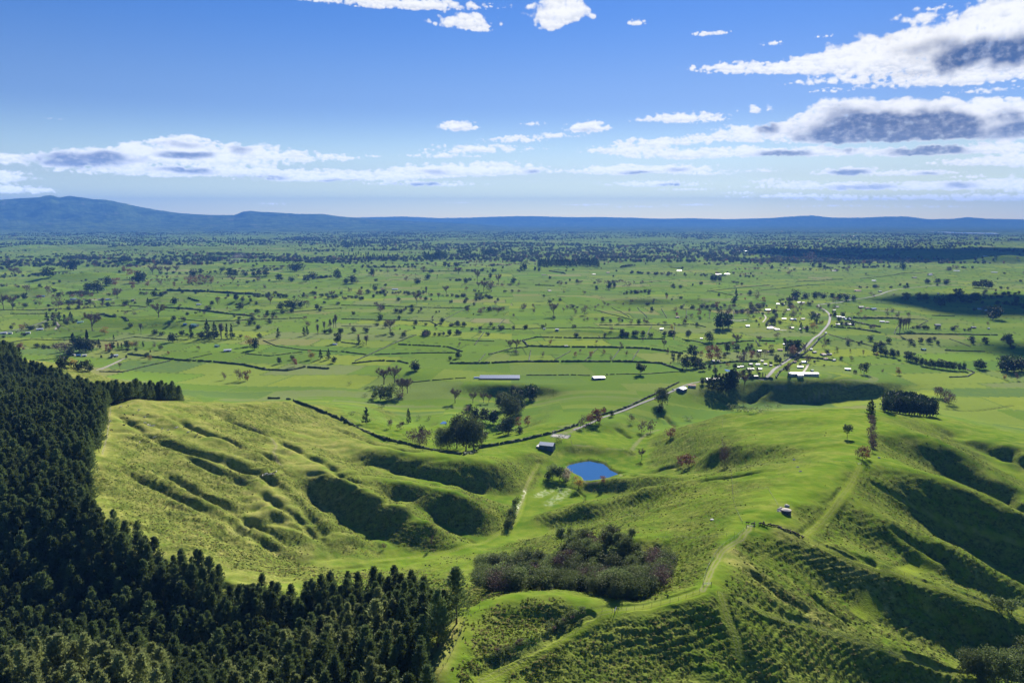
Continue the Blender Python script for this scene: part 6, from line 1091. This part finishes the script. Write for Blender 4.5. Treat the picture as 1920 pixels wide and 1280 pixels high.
    gate(1407, 988, .05, 'pale steel gate across the wheel tracks at the cattle line', 4.2); gate(1326, 1096, .1, 'steel farm gate across the wheel tracks lower down the ridge'); gate(1154, 1144, 1.2, 'steel farm gate where the knoll fence meets the lane'); gate(1612, 870, .4, 'pale gate at the foot of the hilltop treeline')
    for u, v in [(1496,876),(1501,884),(1648,858),(1489,862),(1335,974)]:
        x, y, z = G(u, v); o = empty('water_trough', (x, y, z), random.random(), 'pale round stock trough in the ridge field', 'water trough', 'stock troughs in the ridge field', px=u); v_, f_ = tube([[0, 0, -.2], [0, 0, .55]], [1.1, 1.15], 16); link('rim', mesh_np('rim', v_, f_, [M_['concrete']]), o)
        t = np.linspace(0, 6.283, 17)[:-1]; V = [(0, 0, .42)] + [(1.05 * math.cos(q), 1.05 * math.sin(q), .42) for q in t]; link('water', mesh_np('water', V, np.array([(0, i + 1, (i + 1) % 16 + 1) for i in range(16)]), [M_['glass']]), o)
# cattle: one skinned body, two poses, copied
def cow_mesh(name, m, graze):
    J = [(-.95, 0, 1.18, .26), (-.55, 0, 1.16, .36), (.0, 0, 1.12, .40), (.55, 0, 1.16, .35), (.85, 0, 1.22, .24)]
    hd = [(1.12, 0, 1.02, .17), (1.35, 0, .62, .14), (1.5, 0, .3, .12), (1.62, 0, .1, .07)] if graze else [(1.15, 0, 1.42, .17), (1.38, 0, 1.55, .15), (1.62, 0, 1.42, .11), (1.78, 0, 1.32, .075)]
    V = [j[:3] for j in J]; Rr = [j[3] for j in J]; E = [(i, i + 1) for i in range(4)]
    p = 4
    for h in hd: V.append(h[:3]); Rr.append(h[3]); E.append((p, len(V) - 1)); p = len(V) - 1
    for sx, par in ((-.72, 1), (.66, 3)):
        for sy in (-1, 1):
            q = par
            for x, y, z, r in ((sx, sy * .20, .82, .15), (sx + (.06 if sx < 0 else .02), sy * .22, .45, .075), (sx - .02, sy * .22, .06, .06)): V.append((x, y, z)); Rr.append(r); E.append((q, len(V) - 1)); q = len(V) - 1
    V.append((-1.12, 0, .9)); Rr.append(.04); E.append((0, len(V) - 1)); V.append((-1.14, 0, .45)); Rr.append(.04); E.append((len(V) - 2, len(V) - 1))
    me = bpy.data.meshes.new(name); me.from_pydata(V, E, []); o = bpy.data.objects.new(name, me); COL.objects.link(o); md = o.modifiers.new('s', 'SKIN'); 
    for i, sv in enumerate(me.skin_vertices[0].data if me.skin_vertices else []): sv.radius = (Rr[i], Rr[i]); sv.use_root = i == 0
    o.modifiers.new('d', 'SUBSURF').levels = 1
    dg = bpy.context.evaluated_depsgraph_get(); out = bpy.data.meshes.new_from_object(o.evaluated_get(dg)); out.materials.clear(); out.materials.append(m); bpy.data.objects.remove(o); out.name = name; return out
def build_stock():
    me = {(k, g): cow_mesh('cow', M_[k], g) for k in ('cowb', 'coww', 'cowt') for g in (0, 1)}
    def cow(u, v, k, lab, grp, s=1.0):
        x, y, z = G(u, v); o = link('cow', me[(k, random.random() < .6)], loc=(x, y, z), rz=random.random() * 6.28, scale=s, cat='cow', group=grp); o['_px'] = u; LABELS.setdefault(lab, []).append(o)
    for i, (x, y) in enumerate([(230,640),(335,660),(370,650),(480,648),(510,652),(555,630),(545,665),(600,692),(660,672),(690,676),(740,688),(765,698),(825,702),(850,722),(880,730),(905,752),(925,768),(975,782),(1010,782),(1065,800),(1090,815),(1115,822),(1155,832),(1180,846),(1210,862),(1235,870),(1258,888),(1320,915),(1342,932)]):
        cow(1380 + x / 10.667, 922 + y / 10.667, 'cowb', 'black cow in the line by the gate, at its left end' if i < 7 else 'black cow in the line by the gate, in its middle' if i < 17 else 'black cow in the line by the gate, at its right end', 'black cattle lined up by the upper gate')
    for x, y in [(140,128),(325,160),(380,232),(382,287),(412,308),(430,314),(450,322),(472,316),(557,347),(615,362),(690,340),(705,334),(815,382),(478,432),(30,275),(330,482),(1280,620),(1600,796),(1625,804),(1645,798),(1668,800),(1697,775),(1560,815),(1585,806)]:
        cow(200 + x / 5.333, 740 + y / 5.333, 'coww', 'white cow on the track bench at the foot of the left hill' if x > 1200 else 'white cow grazing the upper slope of the left hill' if y < 335 else 'white cow grazing lower on the left hill', 'cattle on the left hill', 1.1)
    for x, y in [(215,115),(70,90),(110,95),(410,205),(180,205),(205,240),(265,210),(175,310),(300,325),(1050,450),(850,370),(50,360),(415,480),(930,435),(770,335),(1655,792),(1680,784)]:
        cow(200 + x / 5.333, 740 + y / 5.333, 'cowb', 'black cow on the track bench at the foot of the left hill' if x > 1200 else 'black cow on the left part of the left hill' if x < 300 else 'black cow on the right part of the left hill', 'cattle on the left hill', 1.1)
    cow(200 + 910 / 5.333, 740 + 398 / 5.333, 'cowt', 'tan cow alone on the left hill', 'cattle on the left hill', 1.1)
def car(u, v, rz, lab, m):
    x, y, z = G(u, v); o = empty('parked_car', (x, y, z + .4), rz, lab, 'car', 'vehicles')
    def prism(prof, w):
        n = len(prof); V = [(a, s * w, b) for s in (-1, 1) for a, b in prof]; me = bpy.data.meshes.new('body'); me.from_pydata(V, [], [tuple(range(n)), tuple(range(2 * n - 1, n - 1, -1))] + [(i, i + n, (i + 1) % n + n, (i + 1) % n) for i in range(n)]); return me
    b = prism([(-2.2, .35), (-2.2, .9), (-1.9, 1.0), (1.2, 1.0), (2.15, .85), (2.2, .35)], .88); b.materials.append(m); link('body', b, o); c = prism([(-1.8, 1.002), (-1.4, 1.5), (.3, 1.5), (1.1, 1.002)], .76); c.materials.append(M_['glass']); link('cabin', c, o)
    for sx in (-1.35, 1.35):
        for sy in (-.85, .85): v_, f_ = tube([[sx, sy - .1, .33], [sx, sy + .1, .33]], [.33, .33], 12); link('wheel', mesh_np('wheel', v_, f_, [M_['rubber']]), o)
def build_reeds():
    for i, (u, v) in enumerate([(1075,866),(1090,862),(1104,860),(1122,862),(1136,866),(1146,876),(1160,886),(1170,892),(1156,899),(1140,903),(1128,906),(1086,903),(1080,896),(1062,882)]):
        x, y, z = G(u, v); put('shrub', x, y, random.uniform(1.2, 2.2), 1.2, (u, v), label='low scrubby reed clump on the ' + ('far' if v < 880 else 'near') + ' bank of the pond', group='reed clumps round the pond')
def build_bank_shrubs():
    R = rs(71)
    for i in range(46):
        t = R.random(); a = [(925,1238),(965,1222),(1010,1202),(1050,1178),(1080,1160),(1102,1150)]; k = t * 5; j = int(min(k, 4)); f = k - j
        u = a[j][0] + (a[j + 1][0] - a[j][0]) * f + R.normal() * 5 - 4; v = a[j][1] + (a[j + 1][1] - a[j][1]) * f - 6 + R.normal() * 4
        x, y, z = G(u, v); put(R.choice(['shrub', 'mauve', 'bush']), x, y, R.uniform(1.0, 2.6), 1.5, (u, v), label='low brown scrub bush on the cut bank beside the grass track', group='scrub on the cut bank')
build_bank_shrubs(); build_reeds(); build_hedges(); build_fences(); build_water_road(); build_buildings(); build_stock()
car(1548, 625, 1.0, 'white car parked beside the road at the village bend', M_['paint']); car(1262, 731, .3, 'white car parked left of the blue roofed shed', M_['paint']); car(255, 747, .2, 'white truck parked on the crest of the left hill', M_['paint'])
for u, v in [(1549,676),(1820,600),(1680,640),(1605,655),(1500,640),(1230,640)]:
    x, y, z = G(u, v); o = empty('power_pole', (x, y, z), .3, 'tall thin power pole ' + place_phrase(u, v), 'power pole', 'power poles', px=u); v_, f_ = tube([[0, 0, -.5], [0, 0, 10]], [.16, .11], 6); link('pole', mesh_np('pole', v_, f_, [M_['post']]), o); v_, f_ = box(-1.2, 1.2, -.06, .06, 9.2, 9.35); link('crossarm', mesh_np('crossarm', v_, f_, [M_['post']]), o)
# ------------------------------------------------------------------ rank grass, added shadow clouds, smoke
def tuft_mesh(i):
    R = rs(60 + i); n = 34; a = R.random(n) * 6.283; t = R.random(n) * .75; d = unit(np.stack([np.cos(a) * t, np.sin(a) * t, np.full(n, .8)], 1)); b = np.stack([np.cos(a), np.sin(a), a * 0], 1) * (R.random((n, 1)) * .35)
    L = .9 * (.5 + .6 * R.random(n)); s = unit(np.cross(d, R.normal(size=(n, 3)))); w = .13; p0 = b - s * w; p1 = b + s * w; m = b + d * L[:, None] * .6; e = b + d * L[:, None] + np.stack([np.cos(a) * .15, np.sin(a) * .15, -.1 + a * 0], 1)
    V = np.stack([p0, p1, m + s * w * .8, e], 1).reshape(-1, 3); V[:, 2] -= .06; return V, np.arange(n * 4).reshape(n, 4)
def build_tussock():
    R = rs(61); m1 = mat('rank_grass', (.150, .195, .028), .9, .3, 2, .4, .3); m2 = mat('straw_grass', (.34, .31, .12), .9, .3, 2, .4, .25); m3 = mat('dark_rushes', (.080, .115, .026), .9, .3, 2, .3, .3)
    src = []
    for i, (m, u, v, l) in enumerate(((m1, 1210, 1205, 'green grass tussock on the knoll face below the lane'), (m2, 1100, 1215, 'straw coloured grass tussock on the knoll face'), (m3, 1290, 1200, 'dark rush clump in the shaded knoll face'))):
        x, y, z = G(u, v); V, F = tuft_mesh(i); src.append(link('grass_tussock', mesh_np('grass_tussock', V, F, [m]), loc=(x, y, z), label=l, cat='grass tussock', group='grass tussocks on the knoll'))
    N_ = 420000; az = np.radians(R.uniform(-33, 34, N_)); r = 275 * np.exp(R.random(N_) * math.log(980 / 275)); x, y = r * np.sin(az), r * np.cos(az)
    gx, gy = slope_of(x, y, 4.0); sl = np.hypot(gx, gy); z = height(x, y); den = sstep(.22, .52, sl + .22 * fbm(x / 30, y / 30, 3, 62)) * sstep(3, 18, z); den *= .35 + .65 * (fbm(x / 7, y / 7, 2, 65) > -.05)
    den = np.maximum(den, .8 * rank_at(x, y)); keep = (R.random(N_) < den * np.where(x > 20, np.where(y < 400, .17, .13), .42)); keep &= poly_sd(x, y, PLANT) > 2; keep &= poly_sd(x, y, BUSHPOLY) > 1
    for kind, pts, wd, dp in GROUND_LINES:
        if kind in ('track', 'wheel'):
            L = catmull(np.array(GL(pts)), 12); q = np.nonzero(keep)[0]; keep[q[line_d(x[q], y[q], L) < wd * 1.1]] = False
    x, y, sl = x[keep], y[keep], sl[keep]; z = ground_z(x, y); n = len(x); k = fbm(x / 18, y / 18, 3, 64) + .35 * R.normal(size=n) + .22 * (x < -60)
    vi = np.where(k > .22, 1, np.where((k < -.30) & (rank_at(x, y) < .2), 2, 0)); s = R.uniform(.3, .85, n) * (1 + .35 * (vi == 2)); w = s * R.uniform(.9, 1.5, n)
    gn_scatter('rank_grass', np.stack([x, y, z], 1), np.stack([w, w, s * .85], 1), R.random(n) * 6.28, vi, src, 'rank grass, straw tussocks and rushes on the steep hill faces'); print('tussock', n)
def ground_z(x, y):
    """height of the finished ground mesh, looked up on its own rows"""
    me = bpy.data.objects['ground'].data; R_, A_ = GROUND_AXES; nc = len(A_); Z = GROUND_Z
    r = np.hypot(x, y); a = np.degrees(np.arctan2(x, y)); i = np.clip(np.searchsorted(R_, r) - 1, 0, len(R_) - 2); j = np.clip(np.searchsorted(A_, a) - 1, 0, nc - 2)
    fr = (r - R_[i]) / (R_[i + 1] - R_[i]); fa = (a - A_[j]) / (A_[j + 1] - A_[j])
    return Z[i, j] * (1 - fr) * (1 - fa) + Z[i + 1, j] * fr * (1 - fa) + Z[i, j + 1] * (1 - fr) * fa + Z[i + 1, j + 1] * fr * fa
def build_shadow_clouds():
    """added clouds, unseen above the frame, set sunward to shade parts of the plain"""
    m = mat('shadow_cloud_white', (.85, .85, .86), 1, .03, .001, .5); S_ = np.array([math.sin(math.radians(SUN_AZ)) * math.cos(math.radians(SUN_EL)), math.cos(math.radians(SUN_AZ)) * math.cos(math.radians(SUN_EL)), math.sin(math.radians(SUN_EL))]); R = rs(90)
    for k, (u0, u1, v, dep, lab) in enumerate([(1690, 2080, 562, 330, 'added white cloud out of view, shading the eastern farms'), (1800, 2050, 655, 90, 'small added white cloud out of view, shading the twin field sheds'), (1500, 2050, 474, 900, 'long added white cloud bank out of view, shading the far eastern plain'), (1150, 1330, 565, 60, 'added wisp of white cloud out of view, shading the northern paddocks')]):
        p0, p1 = G(u0, v), G(u1, v); c = np.array([(p0[0] + p1[0]) / 2, (p0[1] + p1[1]) / 2, 0]); hw = abs(p1[0] - p0[0]) / 2; H_ = (4300, 4300, 10500, 5200)[k]; c = c + S_ * (H_ / S_[2]); V = []; F = []; o = 0
        import bmesh
        bm = bmesh.new(); bmesh.ops.create_icosphere(bm, subdivisions=3, radius=1); sv = np.array([q.co for q in bm.verts]); sf = np.array([[q.index for q in f.verts] for f in bm.faces]); bm.free()
        for j in range(int(14 + hw / 60)):
            t = R.uniform(-1, 1); r = dep * R.uniform(.3, .75) * (1 - .5 * abs(t)); cc = np.array([t * hw, R.normal() * dep * .45, R.uniform(0, .35) * dep]); q = sv * [r * 1.3, r, r * .55]; q = q * (1 + .12 * np.sin(q[:, [1]] * 7 / r + j)); q[:, 2] = np.maximum(q[:, 2], -.12 * r); V.append(q + cc); F.append(sf + o); o += len(sv)
        link('cloud', mesh_np('cloud', np.concatenate(V), np.concatenate(F), [m], smooth=True), loc=tuple(c), label=lab, kind='stuff')  # added out of view only for the shadow it throws on the plain
def build_smoke():
    m = bpy.data.materials.new('smoke'); m.use_nodes = True; nt = m.node_tree; nt.nodes.clear(); N = NT(nt); out = N.n('ShaderNodeOutputMaterial'); pv = N.n('ShaderNodeVolumePrincipled'); pv.inputs['Color'].default_value = (.9, .92, .95, 1); pv.inputs['Density'].default_value = .0022; N.l(pv.outputs[0], out.inputs['Volume'])
    x, y, z = G(420, 495); x2, y2, z2 = G(505, 487); L = [(x, y, z + 2), (x + (x2 - x) * .35, y, z + 22), (x + (x2 - x) * .7, y + 20, z + 42), (x2, y + 40, z + 62)]
    v, f = tube(L, [4, 16, 28, 12], 14); v += rs(4).normal(size=v.shape) * 2.0; n = len(v); v = np.concatenate([v, [L[0], L[-1]]]); q = [(*t,) for t in f]
    me = bpy.data.meshes.new('smoke'); me.from_pydata([tuple(t) for t in v], [], [tuple(map(int, t)) for t in q] + [(n, (j + 1) % 14, j) for j in range(14)] + [(n + 1, n - 14 + j, n - 14 + (j + 1) % 14) for j in range(14)]); me.materials.append(m)
    link('smoke', me, label='thin pale smoke drifting right over the left plain', kind='stuff')
build_tussock(); build_shadow_clouds(); build_smoke()
finish_labels()
# ------------------------------------------------------------------ haze
def build_haze():
    m = bpy.data.materials.new('air'); m.use_nodes = True; nt = m.node_tree; nt.nodes.clear(); N = NT(nt)
    out = N.n('ShaderNodeOutputMaterial'); pv = N.n('ShaderNodeVolumePrincipled')
    pv.inputs['Color'].default_value = (.11, .34, .95, 1); pv.inputs['Density'].default_value = 3.9e-5; pv.inputs['Anisotropy'].default_value = 0
    N.l(pv.outputs[0], out.inputs['Volume'])
    x0, x1, y0, y1, z0, z1 = -47000, 47000, -47000, 47000, -80, 1450
    V = [(x, y, z) for z in (z0, z1) for y in (y0, y1) for x in (x0, x1)]
    F = [(0, 2, 3, 1), (4, 5, 7, 6), (0, 1, 5, 4), (2, 6, 7, 3), (0, 4, 6, 2), (1, 3, 7, 5)]
    link('haze', mesh_np('haze', V, F, [m]), kind='stuff', label='blue afternoon haze over the plain and distant hills')
build_haze()
